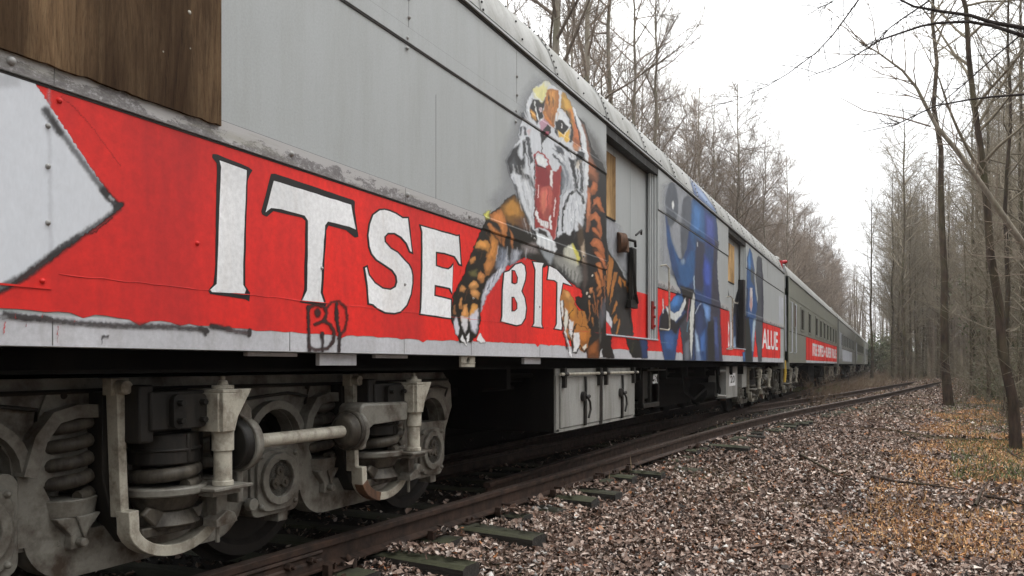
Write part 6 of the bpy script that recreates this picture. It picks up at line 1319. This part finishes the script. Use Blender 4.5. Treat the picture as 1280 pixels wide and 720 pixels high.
def grow_tree(seed, H=17, r0=.14, start=.3, nb=26, blen=.26, spread=.75, tw=1.0, lean=(0, 0), low=0, twr=.0065, taper=.72):
    """tapered trunk; ascending limbs; side branches; fine twigs. returns trunk, crown"""
    r = random.Random(seed); T, C = Branches(), Branches(); k = 14
    tp = [np.array([0., 0., -.3])]; dx, dy = lean
    for i in range(1, k):
        t = i / (k - 1); tp.append(np.array([dx * t + r.gauss(0, .05) * H / 17, dy * t + r.gauss(0, .05) * H / 17, H * t]))
    rad = [r0 * (1.25 if i == 0 else 1) * (1 - .90 * (i / (k - 1)) ** .9) + .008 for i in range(k)]; T.add(tp, rad, 8)
    def at(t):
        f = t * (k - 1); i = min(int(f), k - 2); return tp[i] + (tp[i + 1] - tp[i]) * (f - i), rad[i] + (rad[i + 1] - rad[i]) * (f - i)
    for b in range(nb):
        t = start + (1 - start) * ((b + r.random()) / nb) * .98; p, pr = at(t); az = r.uniform(0, 2 * PI); up = r.uniform(.45, .95) if r.random() < .8 else r.uniform(-.05, .4)
        d = np.array([math.cos(az) * spread, math.sin(az) * spread, up]); d /= np.linalg.norm(d)
        L = H * blen * (1 - taper * (t - start) / (1 - start)) * (.45 + .55 * min(1, (1.04 - t) / .22)) * r.uniform(.55, 1.2); br = min(pr * .55, .011 * L + .008); lb = limb(r, p, d, L, 6, .11, .05); C.add(lb, [br * (1 - .85 * i / 5) + .003 for i in range(6)], 5)
        ns = int((4 + L * 2.0) * tw)
        for s_ in range(ns):
            f = r.uniform(.18, 1) * 5; i = min(int(f), 4); q = lb[i] + (lb[i + 1] - lb[i]) * (f - i); dd = (lb[i + 1] - lb[i]); dd /= np.linalg.norm(dd); sd = perp(r, dd, r.uniform(.45, .95)); sL = L * r.uniform(.16, .42); sb = limb(r, q, sd, sL, 4, .16, .07); sr = .004 + .004 * sL; C.add(sb, [sr * (1 - .75 * m / 3) + .002 for m in range(4)], 3)
            for w in range(int((2 + sL * 3.2) * tw)):
                f2 = r.uniform(.15, 1) * 3; i2 = min(int(f2), 2); q2 = sb[i2] + (sb[i2 + 1] - sb[i2]) * (f2 - i2); d2 = sb[i2 + 1] - sb[i2]; d2 = d2 / np.linalg.norm(d2); C.add(limb(r, q2, perp(r, d2, r.uniform(.4, .9)), r.uniform(.2, .6), 3, .18, .06), [twr, twr * .75, twr * .4], 3)
    for b in range(low):
        t = r.uniform(.03, start); p, pr = at(t); az = r.uniform(0, 2 * PI); lb = limb(r, p, np.array([math.cos(az), math.sin(az), r.uniform(-.1, .5)]), r.uniform(.6, 2.2), 5, .2, .02); C.add(lb, [.012 * (1 - .8 * i / 4) + .002 for i in range(5)], 3)
        for w in range(4):
            i2 = r.randint(1, 3); C.add(limb(r, lb[i2], perp(r, (lb[i2 + 1] - lb[i2]) / np.linalg.norm(lb[i2 + 1] - lb[i2]), r.uniform(.4, 1)), r.uniform(.25, .8), 3, .2, .02), [.005, .004, .002], 3)
    return T, C
BARK_L = bark_mat('grey_brown_bark', (.27, .24, .195), (.15, .13, .105), .4); TWIG_L = bark_mat('brown_twigs', (.275, .225, .180), (.17, .134, .107))
BARK_R = bark_mat('dark_bark', (.125, .098, .072), (.045, .034, .025), .5); TWIG_R = bark_mat('dark_twigs', (.275, .238, .178), (.175, .148, .110))
BARK_K = bark_mat('brown_black_bark', (.085, .060, .045), (.028, .020, .015), .3)
def make_tree(seed, bark, twig, name='bare_tree', **kw):
    T, C = grow_tree(seed, **kw); root = empty(name); T.build('trunk', bark, root); C.build('crown', twig, root); return root
def place(proto, used, x, y, rz, sc, label, group=None, cat='tree'):
    if not used[0]: o = proto; used[0] = True
    else: o = copy_tree(proto)
    o.location = (x, y, float(gz(x, y))); o.rotation_euler = (0, 0, rz); o.scale = (sc, sc, sc * random.uniform(.94, 1.06)); tag(o, label, cat, group); return o
LP = [(make_tree(100 + i, BARK_L, TWIG_L, H=h, r0=r_, start=.22, nb=36, blen=.20, spread=s_, tw=1.5, low=6, twr=.0054, taper=.45), [False]) for i, (h, r_, s_) in enumerate(((17, .105, .62), (18.5, .125, .7), (15.5, .085, .55), (16.5, .095, .75), (18, .13, .6)))]
LQ = [(make_tree(150 + i, BARK_L, TWIG_L, H=h, r0=r_, start=.22, nb=46, blen=.22, spread=s_, tw=1.35, low=8, twr=.0060, taper=.30), [False]) for i, (h, r_, s_) in enumerate(((15, .10, .8), (16.5, .12, .75), (14, .09, .85), (15.5, .11, .7)))]
RP = [(make_tree(200 + i, BARK_R, TWIG_R, H=h, r0=r_, start=.16, nb=40, blen=.16, spread=s_, tw=1.15, low=16, twr=.0056, taper=.4), [False]) for i, (h, r_, s_) in enumerate(((15.5, .09, .6), (17, .13, .65), (14, .075, .6), (16, .085, .75), (18, .15, .55)))]
rt = random.Random(77); GL = 'bare trees behind the train'; GR = 'bare trees of the wood on the right'
# trees one can tell apart behind the train: straight trunks above the roof
for i, (px, D, lb) in enumerate(((690, 7.6, 'bare tree with a thick straight trunk just left of the others above the train roof'), (737, 8.6, 'bare tree with a leaning trunk rising close behind the tiger end of the roof'), (716, 10.5, 'thin bare tree between two thicker trunks behind the train roof'), (792, 9.2, 'tall bare tree behind the roof above the first door'), (893, 9.0, 'slim bare tree that stands out against the sky above the blue elephant'))):
    y = ygrid(px, D); place(*LP[(1, 4, 2, 0, 2)[i]], -D, y, rt.uniform(0, 6.28), (1.05, 1.1, 1.0, 1.05, .92)[i], lb, GL)
n = 0; tries = 0; PT = []
while n < 185 and tries < 9000:
    tries += 1; D = 7.4 + 17 * rt.random() ** 1.5; y = 1.45 * D + 4 + (142 - 1.45 * D) * rt.random() ** .72

    if y < 2.8 * D and rt.random() < .62: continue
    if any((a + D) ** 2 + (b - y) ** 2 < 1.7 ** 2 for a, b in PT): continue
    PT.append((-D, y)); p = LP[rt.randrange(5)] if y < 38 else LQ[rt.randrange(4)]
    far = y > 75; place(*p, -D, y, rt.uniform(0, 6.28), rt.uniform(.78, 1.08) * (1.0 if D < 14 else 1.08), 'bare twiggy tree in the dense row far along the train' if far else ('bare grey brown tree deep in the wood behind the train' if D > 15 else 'bare grey brown tree in the front row behind the train'), GL); n += 1
# right-hand wood: named trees first
def near_ground(px, py, z=-.45):
    x, y = ground_at(px, py, z); return x, y
KEY = [(1187, 510, 1, 1.18, 'tall bare tree with a single straight bare trunk beside the orange needles'), (1271, 556, 0, .98, 'dark leaning tree trunk nearest the camera at the right edge'), (1116, 476, 4, 1.0, 'dark trunk, left of a pair at the left edge of the right wood'), (1125, 477, 1, .95, 'dark trunk, right of a pair at the left edge of the right wood')]
def straight_tree(seed, H, r0, lean, start, **kw): return make_tree(seed, BARK_K, TWIG_R, H=H, r0=r0, lean=lean, start=start, **kw)
x, y = near_ground(1187, 511); o = straight_tree(301, 20, .145, (-.7, -.1), .62, nb=22, blen=.16, low=5); o.location = (x, y, float(gz(x, y)) - .02); tag(o, KEY[0][4], 'tree', GR)
x, y = near_ground(1271, 557); o = straight_tree(302, 12.5, .098, (-1.35, -.4), .42, nb=20, blen=.22, low=8); o.location = (x, y, float(gz(x, y)) - .02); tag(o, KEY[1][4], 'tree', GR)
x, y = near_ground(1116, 473, -.3); o = straight_tree(303, 17, .17, (.1, .1), .45, nb=24, blen=.16, low=14); o.location = (x, y, float(gz(x, y)) - .02); tag(o, KEY[2][4], 'tree', GR)
x, y = near_ground(1126, 473.5, -.3); o = straight_tree(304, 15.5, .14, (-.2, .1), .40, nb=26, blen=.18, low=14); o.location = (x, y, float(gz(x, y)) - .02); tag(o, KEY[3][4], 'tree', GR)
x, y = 3.35, 30.3; o = straight_tree(305, 17, .085, (0.05, -.3), .36, nb=24, blen=.2, low=8); o.location = (x, y, float(gz(x, y))); tag(o, 'slim straight tree behind the leaning trunk near the right edge', 'tree', GR)
# pale sapling that leans far to the left across the wood
lt = Branches(); r = random.Random(5); pl = [ray_at(*q) for q in ((1330, 372, 15.5), (1300, 334, 15.2), (1268, 290, 15), (1230, 235, 14.8), (1196, 188, 14.6), (1170, 157, 14.5), (1146, 110, 14.4), (1128, 88, 14.3), (1098, 66, 14.2), (1066, 47, 14.1))]
base = Vector((pl[0].x + .55, pl[0].y - .1, float(gz(pl[0].x + .55, pl[0].y)) - .2)); pts = [base, base + Vector((-.1, 0, 1.6))] + pl; lt.add([tuple(p) for p in pts], [.085, .075, .066, .06, .055, .048, .042, .034, .026, .02, .014, .006], 8)
o = empty('leaning_sapling', tuple(base)); t_ = lt.build('trunk', BARK_L); hang(t_, o); cr = Branches()
for q0 in range(2, 11):
    for w in range(4):
        a = np.array(pts[q0]); b_ = np.array(pts[min(q0 + 1, 11)]); f = r.random(); p = a + (b_ - a) * f; d = (b_ - a) / (np.linalg.norm(b_ - a) + 1e-6); lb = limb(r, p, perp(r, d, r.uniform(.4, 1.0)), r.uniform(.4, 1.5), 5, .15, .06); cr.add(lb, [.012, .009, .007, .005, .002], 4)
        for s_ in range(4): i2 = r.randint(1, 3); cr.add(limb(r, lb[i2], perp(r, (lb[i2 + 1] - lb[i2]) / np.linalg.norm(lb[i2 + 1] - lb[i2]), .7), r.uniform(.15, .5), 3, .2, .04), [.005, .004, .002], 3)
lb = [ray_at(*q) for q in ((1163, 158, 14.5), (1130, 148, 14.4), (1080, 138, 14.2), (1050, 122, 14.0), (1041, 113, 14))]; cr.add([tuple(p) for p in lb], [.018, .014, .01, .006, .003], 4)
hang(cr.build('crown', TWIG_L), o); tag(o, 'slender pale sapling leaning far to the left in front of the right wood', 'tree', GR)
# boughs that reach in from a tree standing just outside the frame on the right
tb = Vector((5.2, 6.2, 0)); tb.z = float(gz(tb.x, tb.y)); o = empty('overhanging_tree', tuple(tb)); T = Branches(); T.add([(tb.x, tb.y, tb.z - .3), (tb.x, tb.y + .1, 1.5), (tb.x - .1, tb.y + .1, 3.2), (tb.x - .1, tb.y + .2, 5.2), (tb.x, tb.y + .2, 8), (tb.x + .1, tb.y + .3, 11)], [.26, .22, .19, .16, .11, .03], 10); hang(T.build('trunk', BARK_R), o)
cr = Branches(); r = random.Random(12)
BOUGH = [([(1350, 52), (1280, 35), (1240, 28), (1212, 19), (1175, 14), (1142, 8), (1118, -4)], 7.4, 7.8, .021, .008), ([(1350, 78), (1280, 45), (1240, 32), (1210, 27), (1170, 29), (1150, 33), (1100, 50), (1075, 66), (1048, 82), (1010, 96)], 7.4, 7.9, .017, .003), ([(1360, 120), (1280, 118), (1240, 121), (1215, 124), (1170, 132), (1140, 146), (1120, 156), (1078, 165)], 7.6, 8.2, .012, .003), ([(1340, 2), (1280, 40), (1240, 74), (1205, 105), (1180, 126), (1165, 142)], 7.4, 7.8, .009, .003), ([(1180, -30), (1160, 2), (1130, 22), (1112, 35), (1095, 52), (1080, 58)], 7.6, 7.9, .010, .003), ([(1100, -50), (1073, 0), (1055, 25), (1040, 45), (1020, 66), (985, 92), (960, 107), (930, 121), (905, 130)], 8.0, 8.6, .009, .002), ([(1060, -12), (1038, 4), (1018, 13)], 8, 8.1, .005, .002)]
for pts, t0, t1, r0, r1 in BOUGH:
    k = len(pts); P = [ray_at(a, b, t0 + (t1 - t0) * i / (k - 1)) for i, (a, b) in enumerate(pts)]
    if pts[0][0] > 1330: P = [Vector((tb.x - .05, tb.y + .15, P[0].z - .5))] + P
    else: P = [Vector((P[0].x + (tb.x - P[0].x) * 1.0, tb.y + .2, P[0].z + 1.4)), P[0] + Vector((.5, -.2, .5))] + P
    k = len(P); cr.add([tuple(p) for p in P], [r0 * 1.2 + (r1 - r0 * 1.2) * (i / (k - 1)) for i in range(k)], 6)
    for w in range(int(2.2 * k)):
        i = r.randrange(1, k - 1); a, b_ = np.array(P[i]), np.array(P[i + 1]); d = (b_ - a) / np.linalg.norm(b_ - a); L = r.uniform(.10, .55); lb = limb(r, a + (b_ - a) * r.random(), perp(r, d, r.uniform(.4, .9)), L, 4, .16, .03); cr.add(lb, [.004, .003, .0025, .001], 4)
        for q in range(2): cr.add(limb(r, lb[r.randint(1, 2)], perp(r, d, r.uniform(.5, 1.2)), r.uniform(.04, .14), 3, .2, .0), [.002, .0018, .001], 3)
hang(cr.build('bough', bark_mat('dark_near_bark', (.05, .04, .036), (.03, .025, .022))), o); tag(o, 'tree outside the right edge whose dark thin boughs reach across the sky', 'tree', GR)
# the rest of the wood on the right
RQ = [(make_tree(250 + i, BARK_R, TWIG_R, H=h, r0=r_, start=.24, nb=46, blen=.19, spread=s_, tw=1.25, low=16, twr=.0058, taper=.25), [False]) for i, (h, r_, s_) in enumerate(((16.5, .11, .75), (18, .12, .7), (15, .09, .8)))]
for i in range(26):
    y = 50 + i * 1.7 + rt.uniform(-.8, .8); x = max(float(rail_x(min(y, 66))) + 2.3 if y < 60 else -.2, -.2) + abs(rt.gauss(0, 1.6)); place(*RQ[i % 3], x, y, rt.uniform(0, 6.28), rt.uniform(.85, 1.08), 'broad twiggy tree along the left edge of the right wood', GR)
n = 0; tries = 0; PT = [(1.94, 34)]
while n < 105 and tries < 9000:
    tries += 1; y = 24 + 105 * rt.random() ** 1.25; hi = .165 * y + 2.2; lo = max(float(rail_x(min(y, 66))) + (1.6 if y < 66 else -6.5), -.35 if y < 66 else -1.5)
    if hi <= lo: continue
    x = rt.uniform(lo, hi)
    if any((a - x) ** 2 + (b - y) ** 2 < .95 ** 2 for a, b in PT): continue
    if y < 33 and x < .085 * y + .6: continue
    if y < 66 and x - float(rail_x(y)) < 2.0 + (1.2 if y < 45 else 0): continue
    PT.append((x, y)); p = RP[rt.randrange(5)]; place(*p, x, y, rt.uniform(0, 6.28), rt.uniform(.72, 1.05), 'bare tree far back where the track curves away' if y > 75 else 'slim bare dark tree in the dense right wood', GR); n += 1
for P_ in (LP, LQ, RP, RQ):
    for o, u in P_:
        if not u[0]:
            for c in list(o.children): bpy.data.objects.remove(c)
            bpy.data.objects.remove(o)
# far wood beyond the end of the train and deep behind both sides: one mass
def far_wood(name, label, spots, seed, nb=24):
    B = Branches(); r = random.Random(seed)
    for x, y in spots:
        H = r.uniform(13, 19); z = float(gz(x, y)); T = limb(r, (x, y, z - .3), (r.gauss(0, .03), r.gauss(0, .03), 1), H, 6, .03, .1); B.add(T, [.16, .13, .10, .07, .05, .02], 5)
        for b in range(nb):
            f = r.uniform(.12, .98) * 5; i = min(int(f), 4); p = T[i] + (T[i + 1] - T[i]) * (f - i); az = r.uniform(0, 2 * PI); L = r.uniform(1.2, 3.6) * (1 - .5 * f / 5); lb = limb(r, p, np.array([math.cos(az) * .8, math.sin(az) * .8, r.uniform(.1, .9)]), L, 4, .15, .06); B.add(lb, [.022, .017, .012, .006], 3)
            for w in range(5):
                i2 = r.randint(0, 2); B.add(limb(r, lb[i2 + 1], perp(r, (lb[i2 + 1] - lb[i2]) / np.linalg.norm(lb[i2 + 1] - lb[i2]), r.uniform(.4, .9)), r.uniform(.5, 1.3), 3, .15, .05), [.011, .009, .006], 3)
    o = B.build(name, TWIG_L); tag(o, label, 'wood', kind='stuff')
r9 = random.Random(9)
far_wood('far_wood', 'far bare wood beyond the end of the train', [(r9.uniform(-8, 26), r9.uniform(128, 215)) for _ in range(170)] + [(-r9.uniform(24, 55), r9.uniform(60, 220)) for _ in range(150)] + [(r9.uniform(.04, .25) * y, y) for y in [r9.uniform(70, 150) for _ in range(190)]], 9, 30)
far_wood('surrounding_wood', 'bare wood that goes on beyond the right edge of the view', [(r9.uniform(5.5, 32), r9.uniform(-26, 17)) for _ in range(150)] + [(r9.uniform(.2, .6) * y + 3, y) for y in [r9.uniform(17, 60) for _ in range(90)]] + [(r9.uniform(-14, 8), r9.uniform(-32, -7)) for _ in range(70)], 19, 30)  # rest of the wood out of view, put in to cut low skylight
# undergrowth: thin pale stems at the foot of the right wood, brush beside the train
def brush(name, spots, h0, h1, mat, label, cat, seed, tw=5, rr=.006, spread=.35):
    B = Branches(); r = random.Random(seed)
    for x, y in spots:
        z = float(gz(x, y)); h = r.uniform(h0, h1); st = limb(r, (x, y, z - .05), (r.gauss(0, spread), r.gauss(0, spread), 1), h, 6, .16, .0); B.add(st, [rr * 1.3, rr * 1.1, rr, rr * .8, rr * .6, rr * .3], 3)
        for w in range(tw): i = r.randint(1, 4); B.add(limb(r, st[i], perp(r, (st[i + 1] - st[i]) / np.linalg.norm(st[i + 1] - st[i]), r.uniform(.4, 1.1)), h * r.uniform(.12, .35), 4, .2, .02), [rr * .6, rr * .5, rr * .4, rr * .2], 3)
    o = B.build(name, mat); tag(o, label, cat, kind='stuff'); return o
STEM = bark_mat('pale_stems', (.23, .20, .15), (.12, .10, .074), .6); STEM2 = bark_mat('brown_stems', (.20, .145, .10), (.12, .085, .06))
sp = []
while len(sp) < 1500:
    y = rt.uniform(24, 85); x = rt.uniform(float(rail_x(min(y, 66))) + (2.3 if y < 60 else -4), .18 * y + 1.5)
    if y < 34 and x < .10 * y: continue
    sp.append((x, y))
brush('undergrowth', sp, .5, 3.6, STEM, 'tangled pale stems at the foot of the right wood', 'undergrowth', 3, 6, .008)
sp = [(rt.uniform(-2.55, float(rail_x(y)) - 1.9), y) for y in [rt.uniform(24.5, 70) for _ in range(480)] if float(rail_x(y)) - 1.9 > -2.5] + [(rt.uniform(-3, 1.5), rt.uniform(70, 140)) for _ in range(400)]
brush('dry_brush', sp, .2, .85, STEM2, 'dry brown brush between the train and the curving track', 'brush', 4, 7, .007, .45)
sp = [(rt.gauss(-2.2, .25), rt.gauss(28.3, .5)) for _ in range(40)]
brush('dry_bush', sp, .6, 1.7, STEM2, 'dry twiggy bush beside the second car', 'bush', 6, 9, .006, .45)
# vines and thin bent stems near the right-hand trunk
sp = [(rt.gauss(2.6, .35), rt.gauss(19.6, .8)) for _ in range(26)]
brush('vine_thicket', sp, 1.5, 5.5, STEM, 'thin pale vines round the nearest trunk at the right edge', 'vines', 8, 6, .008, .25)
# grass
def grass(name, pts, h, mat, label):
    n = len(pts); p = np.array(pts); z = gz(p[:, 0], p[:, 1]); a = RNG.random(n) * 2 * PI; L = h * (.5 + RNG.random(n)); w = .006 + .006 * RNG.random(n); b = RNG.normal(0, .35, (n, 2))
    o3 = np.stack([p[:, 0], p[:, 1], z], 1); ax = np.stack([np.cos(a) * w, np.sin(a) * w, 0 * a], 1); tip = np.stack([b[:, 0] * L, b[:, 1] * L, L], 1)
    v = np.stack([o3 - ax, o3 + ax, o3 + tip * .55 + ax * .7 * [1, 1, 0], o3 + tip * [1, 1, .95]], 1); F = np.array([(0, 1, 2), (0, 2, 3)]); F = (F[None] + (np.arange(n) * 4)[:, None, None]).reshape(-1, 3)
    o = big_mesh(name, v.reshape(-1, 3), F, mat); tag(o, label, 'grass', kind='stuff')
GREEN = island_mat('green_blades', [(0, (.05, .075, .022)), (.6, (.10, .14, .045)), (1, (.20, .20, .08))]); STRAW = island_mat('straw_blades', [(0, (.10, .07, .045)), (.6, (.22, .16, .10)), (1, (.36, .28, .18))])
def clump(n, px0, px1, py0, py1, z): return [ground_at(rt.uniform(px0, px1), rt.uniform(py0, py1), z) for _ in range(n)]
grass('green_grass', clump(2600, 985, 1050, 481, 491, -.25), .13, GREEN, 'patch of green grass beside the curving rail')
grass('wood_edge_grass', clump(2200, 1190, 1300, 545, 600, -.45) + clump(1500, 1190, 1280, 485, 515, -.45) + clump(1800, 1180, 1270, 505, 560, -.45), .09, GREEN, 'thin green grass at the edge of the right wood')
grass('straw_grass', clump(2600, 985, 1130, 462, 486, -.25) + clump(900, 1085, 1180, 468, 480, -.2) + [(rt.uniform(-3.2, -2.9), rt.uniform(7, 20)) for _ in range(60)], .20, STRAW, 'dry straw grass between the tracks')
grass('orange_grass', [tuple(q[:2]) for q in ORANGE_SPOTS], .075, island_mat('orange_blades', [(0, (.24, .12, .048)), (.5, (.46, .25, .10)), (1, (.58, .40, .20))]), 'low rust orange grass in patches at the wood edge')
# evergreen shrubs far off
def leafy(name, x, y, h, w, n, mat, label, cat, seed, ls=.06):
    r = np.random.default_rng(seed); root = empty(name, (x, y, float(gz(x, y)))); B = Branches(); rr = random.Random(seed); tips = []
    for b in range(max(10, n // 90)):
        lb = limb(rr, (rr.gauss(0, .08 * w), rr.gauss(0, .08 * w), 0), (rr.gauss(0, .35 * w / h * 1.6), rr.gauss(0, .35 * w / h * 1.6), 1), h * rr.uniform(.55, 1), 6, .14, .02); B.add(lb, [.02, .016, .013, .01, .007, .004], 4); tips += lb[2:]
    B.build('stem', STEM2, root); tips = np.array(tips); c = tips[r.integers(0, len(tips), n)] + r.normal(0, .16 * w, (n, 3)) * [1, 1, .9]
    global RNG; keep = RNG; RNG = r
    me = leaf_mesh('foliage', c, ls * np.exp(r.normal(0, .3, n)), mat, None, None, tilt=.9); RNG = keep
    del me['kind']; me.parent = root; tag(root, label, cat); return root
HOLLY = island_mat('evergreen_leaves', [(0, (.045, .065, .026)), (.6, (.10, .125, .055)), (1, (.19, .21, .10))], .6)
leafy('evergreen_shrub', -1.0, 112, 5.0, 3.0, 4200, HOLLY, 'round green evergreen shrub just beyond the end of the train', 'shrub', 1, .13)
leafy('evergreen_shrub', .9, 118, 3.6, 2.8, 2600, HOLLY, 'lower green shrub beside the larger one beyond the train', 'shrub', 2, .13)
leafy('young_pine', 5.4, 47, 7.5, 2.2, 2600, island_mat('pale_pine_leaves', [(0, (.05, .065, .03)), (1, (.13, .15, .08))]), 'thin young evergreen behind the straight trunk in the right wood', 'tree', 3, .075)
leafy('young_pine', 6.6, 52, 9.5, 3.2, 2600, island_mat('dull_pine_leaves', [(0, (.055, .068, .035)), (1, (.12, .135, .075))]), 'wider dull green evergreen between the leaning trunk and the straight trunk', 'tree', 7, .07)
leafy('evergreen_shrub', 5.2, 41, 2.6, 2.2, 1500, HOLLY, 'waist high green bush in the right wood behind the leaning trunk', 'shrub', 8, .05)
leafy('evergreen_shrub', 3.9, 38.5, 1.4, 1.3, 900, HOLLY, 'small low green shrub behind the straight trunk', 'shrub', 4, .05)
# fallen sticks on the leaves
def stick(pts, r0, label):
    B = Branches(); P = []
    for a, b in pts: x, y = ground_at(a, b, -.42); P.append((x, y, float(gz(x, y)) + .062))
    k = len(P); 
    if k == 2: P = [P[0], tuple((np.array(P[0]) * .6 + np.array(P[1]) * .4) + np.array([0.01, .03, .012])), P[1]]; k = 3
    B.add(P, [r0 * 1.15 * (1 - .7 * i / (k - 1)) for i in range(k)], 6); r = random.Random(int(pts[0][0]))
    for w in range(2):
        a, b = np.array(P[k // 2]), np.array(P[-1]); d = (b - a) / np.linalg.norm(b - a); d[2] = .15; B.add(limb(r, a, perp(r, d, .5) * [1, 1, .3], np.linalg.norm(b - a) * .4, 4, .1, 0), [r0 * .45, r0 * .35, r0 * .25, r0 * .1], 5)
    o = B.build('fallen_branch', BARK_K); tag(o, label, 'fallen branch', 'fallen branches on the leaves')
stick([(1089, 598), (1120, 603), (1160, 606), (1204, 612)], .022, 'long dark fallen branch lying across the leaves, longest on the slope')
stick([(999, 574), (1020, 586), (1045, 598), (1072, 606)], .018, 'dark fallen stick pointing down toward the camera left of the longest branch')
stick([(1219, 626), (1228, 610), (1238, 596)], .016, 'short stick standing up beside the orange leaves')
stick([(1107, 511), (1125, 522), (1143, 529)], .02, 'thin fallen branch near the wood, farthest along the track')
stick([(1108, 538), (1140, 545), (1165, 550)], .02, 'fallen branch in front of the straight trunk')
stick([(1205, 545), (1235, 548), (1248, 552)], .018, 'dark fallen stick left of the nearest trunk')
stick([(1258, 556), (1268, 563), (1283, 574)], .02, 'fallen branch at the foot of the nearest trunk')
stick([(1230, 618), (1260, 622), (1300, 630)], .02, 'pale fallen branch at the right edge among orange leaves')
stick([(930, 565), (955, 575), (980, 585)], .012, 'thin twig on the gravel between the ties and the longest branch')
# ------------------------------------------------------------------ sky, light, camera
W = bpy.data.worlds.new('World'); SC.world = W; W.use_nodes = True; nt = W.node_tree; nt.nodes.clear()
out = nt.nodes.new('ShaderNodeOutputWorld'); bg = nt.nodes.new('ShaderNodeBackground'); sky = nt.nodes.new('ShaderNodeTexSky'); sky.sky_type = 'NISHITA'; sky.sun_disc = False
EL, AZ = math.radians(66), math.radians(75)
sky.sun_elevation = EL; sky.sun_rotation = AZ; sky.dust_density = 4.0; sky.air_density = 1.0
hs = nt.nodes.new('ShaderNodeHueSaturation'); hs.inputs['Saturation'].default_value = 0.0; nt.links.new(sky.outputs[0], hs.inputs['Color'])
tc = nt.nodes.new('ShaderNodeTexCoord'); nz = nt.nodes.new('ShaderNodeTexNoise'); nz.inputs['Scale'].default_value = 2.2; nz.inputs['Detail'].default_value = 5; nt.links.new(tc.outputs['Generated'], nz.inputs['Vector'])
rp = nt.nodes.new('ShaderNodeValToRGB'); rp.color_ramp.elements[0].position = .3; rp.color_ramp.elements[0].color = (9.2, 9.35, 9.6, 1); rp.color_ramp.elements[1].position = .7; rp.color_ramp.elements[1].color = (10.6, 10.6, 10.5, 1); nt.links.new(nz.outputs[0], rp.inputs[0])
mx = nt.nodes.new('ShaderNodeMix'); mx.data_type = 'RGBA'; mx.inputs[0].default_value = .88; nt.links.new(hs.outputs[0], mx.inputs[6]); nt.links.new(rp.outputs[0], mx.inputs[7])
sx = nt.nodes.new('ShaderNodeSeparateXYZ'); nt.links.new(tc.outputs['Generated'], sx.inputs[0])
gr = nt.nodes.new('ShaderNodeMapRange'); gr.inputs[1].default_value = 0.15; gr.inputs[2].default_value = 1.0; gr.inputs[3].default_value = 0.95; gr.inputs[4].default_value = 2.1; nt.links.new(sx.outputs[2], gr.inputs[0])
ml = nt.nodes.new('ShaderNodeMix'); ml.data_type = 'RGBA'; ml.blend_type = 'MULTIPLY'; ml.inputs[0].default_value = 1; nt.links.new(mx.outputs[2], ml.inputs[6]); nt.links.new(gr.outputs[0], ml.inputs[7])
nt.links.new(ml.outputs[2], bg.inputs['Color']); bg.inputs['Strength'].default_value = 0.12; nt.links.new(bg.outputs[0], out.inputs[0])
sl = bpy.data.lights.new('overcast_sun', 'SUN'); sl.energy = 0.6; sl.angle = math.radians(30); sl.color = (1, .97, .93); so = bpy.data.objects.new('overcast_sun', sl); COL.objects.link(so)
dirv = Vector((math.sin(AZ) * math.cos(EL), math.cos(AZ) * math.cos(EL), math.sin(EL))); so.rotation_euler = dirv.to_track_quat('Z', 'Y').to_euler(); so.location = dirv * 60
cd = bpy.data.cameras.new('camera'); co = bpy.data.objects.new('camera', cd); COL.objects.link(co); co.location = (0, 0, CAMZ); co.rotation_euler = (math.radians(90), 0, TH)
cd.sensor_width = 36; cd.lens = 36 * FPX / 1280; cd.shift_y = (HORY - 360) / 1280; cd.clip_start = .05; cd.clip_end = 3000; SC.camera = co
vs = SC.view_settings; vs.view_transform = 'Standard'; vs.look = 'None'; vs.gamma = 1; vs.use_curve_mapping = False; vs.exposure = 0.48
SC.cycles.max_bounces = 6; SC.cycles.transparent_max_bounces = 16; SC.cycles.diffuse_bounces = 3; SC.cycles.glossy_bounces = 3
try: SC.cycles.use_denoising = True
except Exception: pass

# air: far trees pale a little
m = bpy.data.materials.new('thin_air'); m.use_nodes = True; t_ = m.node_tree; t_.nodes.clear(); o_ = t_.nodes.new('ShaderNodeOutputMaterial'); v_ = t_.nodes.new('ShaderNodeVolumePrincipled')
v_.inputs['Color'].default_value = (.93, .95, .97, 1); v_.inputs['Density'].default_value = .0004; v_.inputs['Anisotropy'].default_value = .2; t_.links.new(v_.outputs[0], o_.inputs['Volume'])
hz = MB(); hz.box(-700, 700, -110, 1000, -3.0, 32.0); h_ = hz.build('haze', m, None, smooth=0); tag(h_, 'thin winter haze', 'haze', kind='stuff')
SC.cycles.volume_bounces = 1
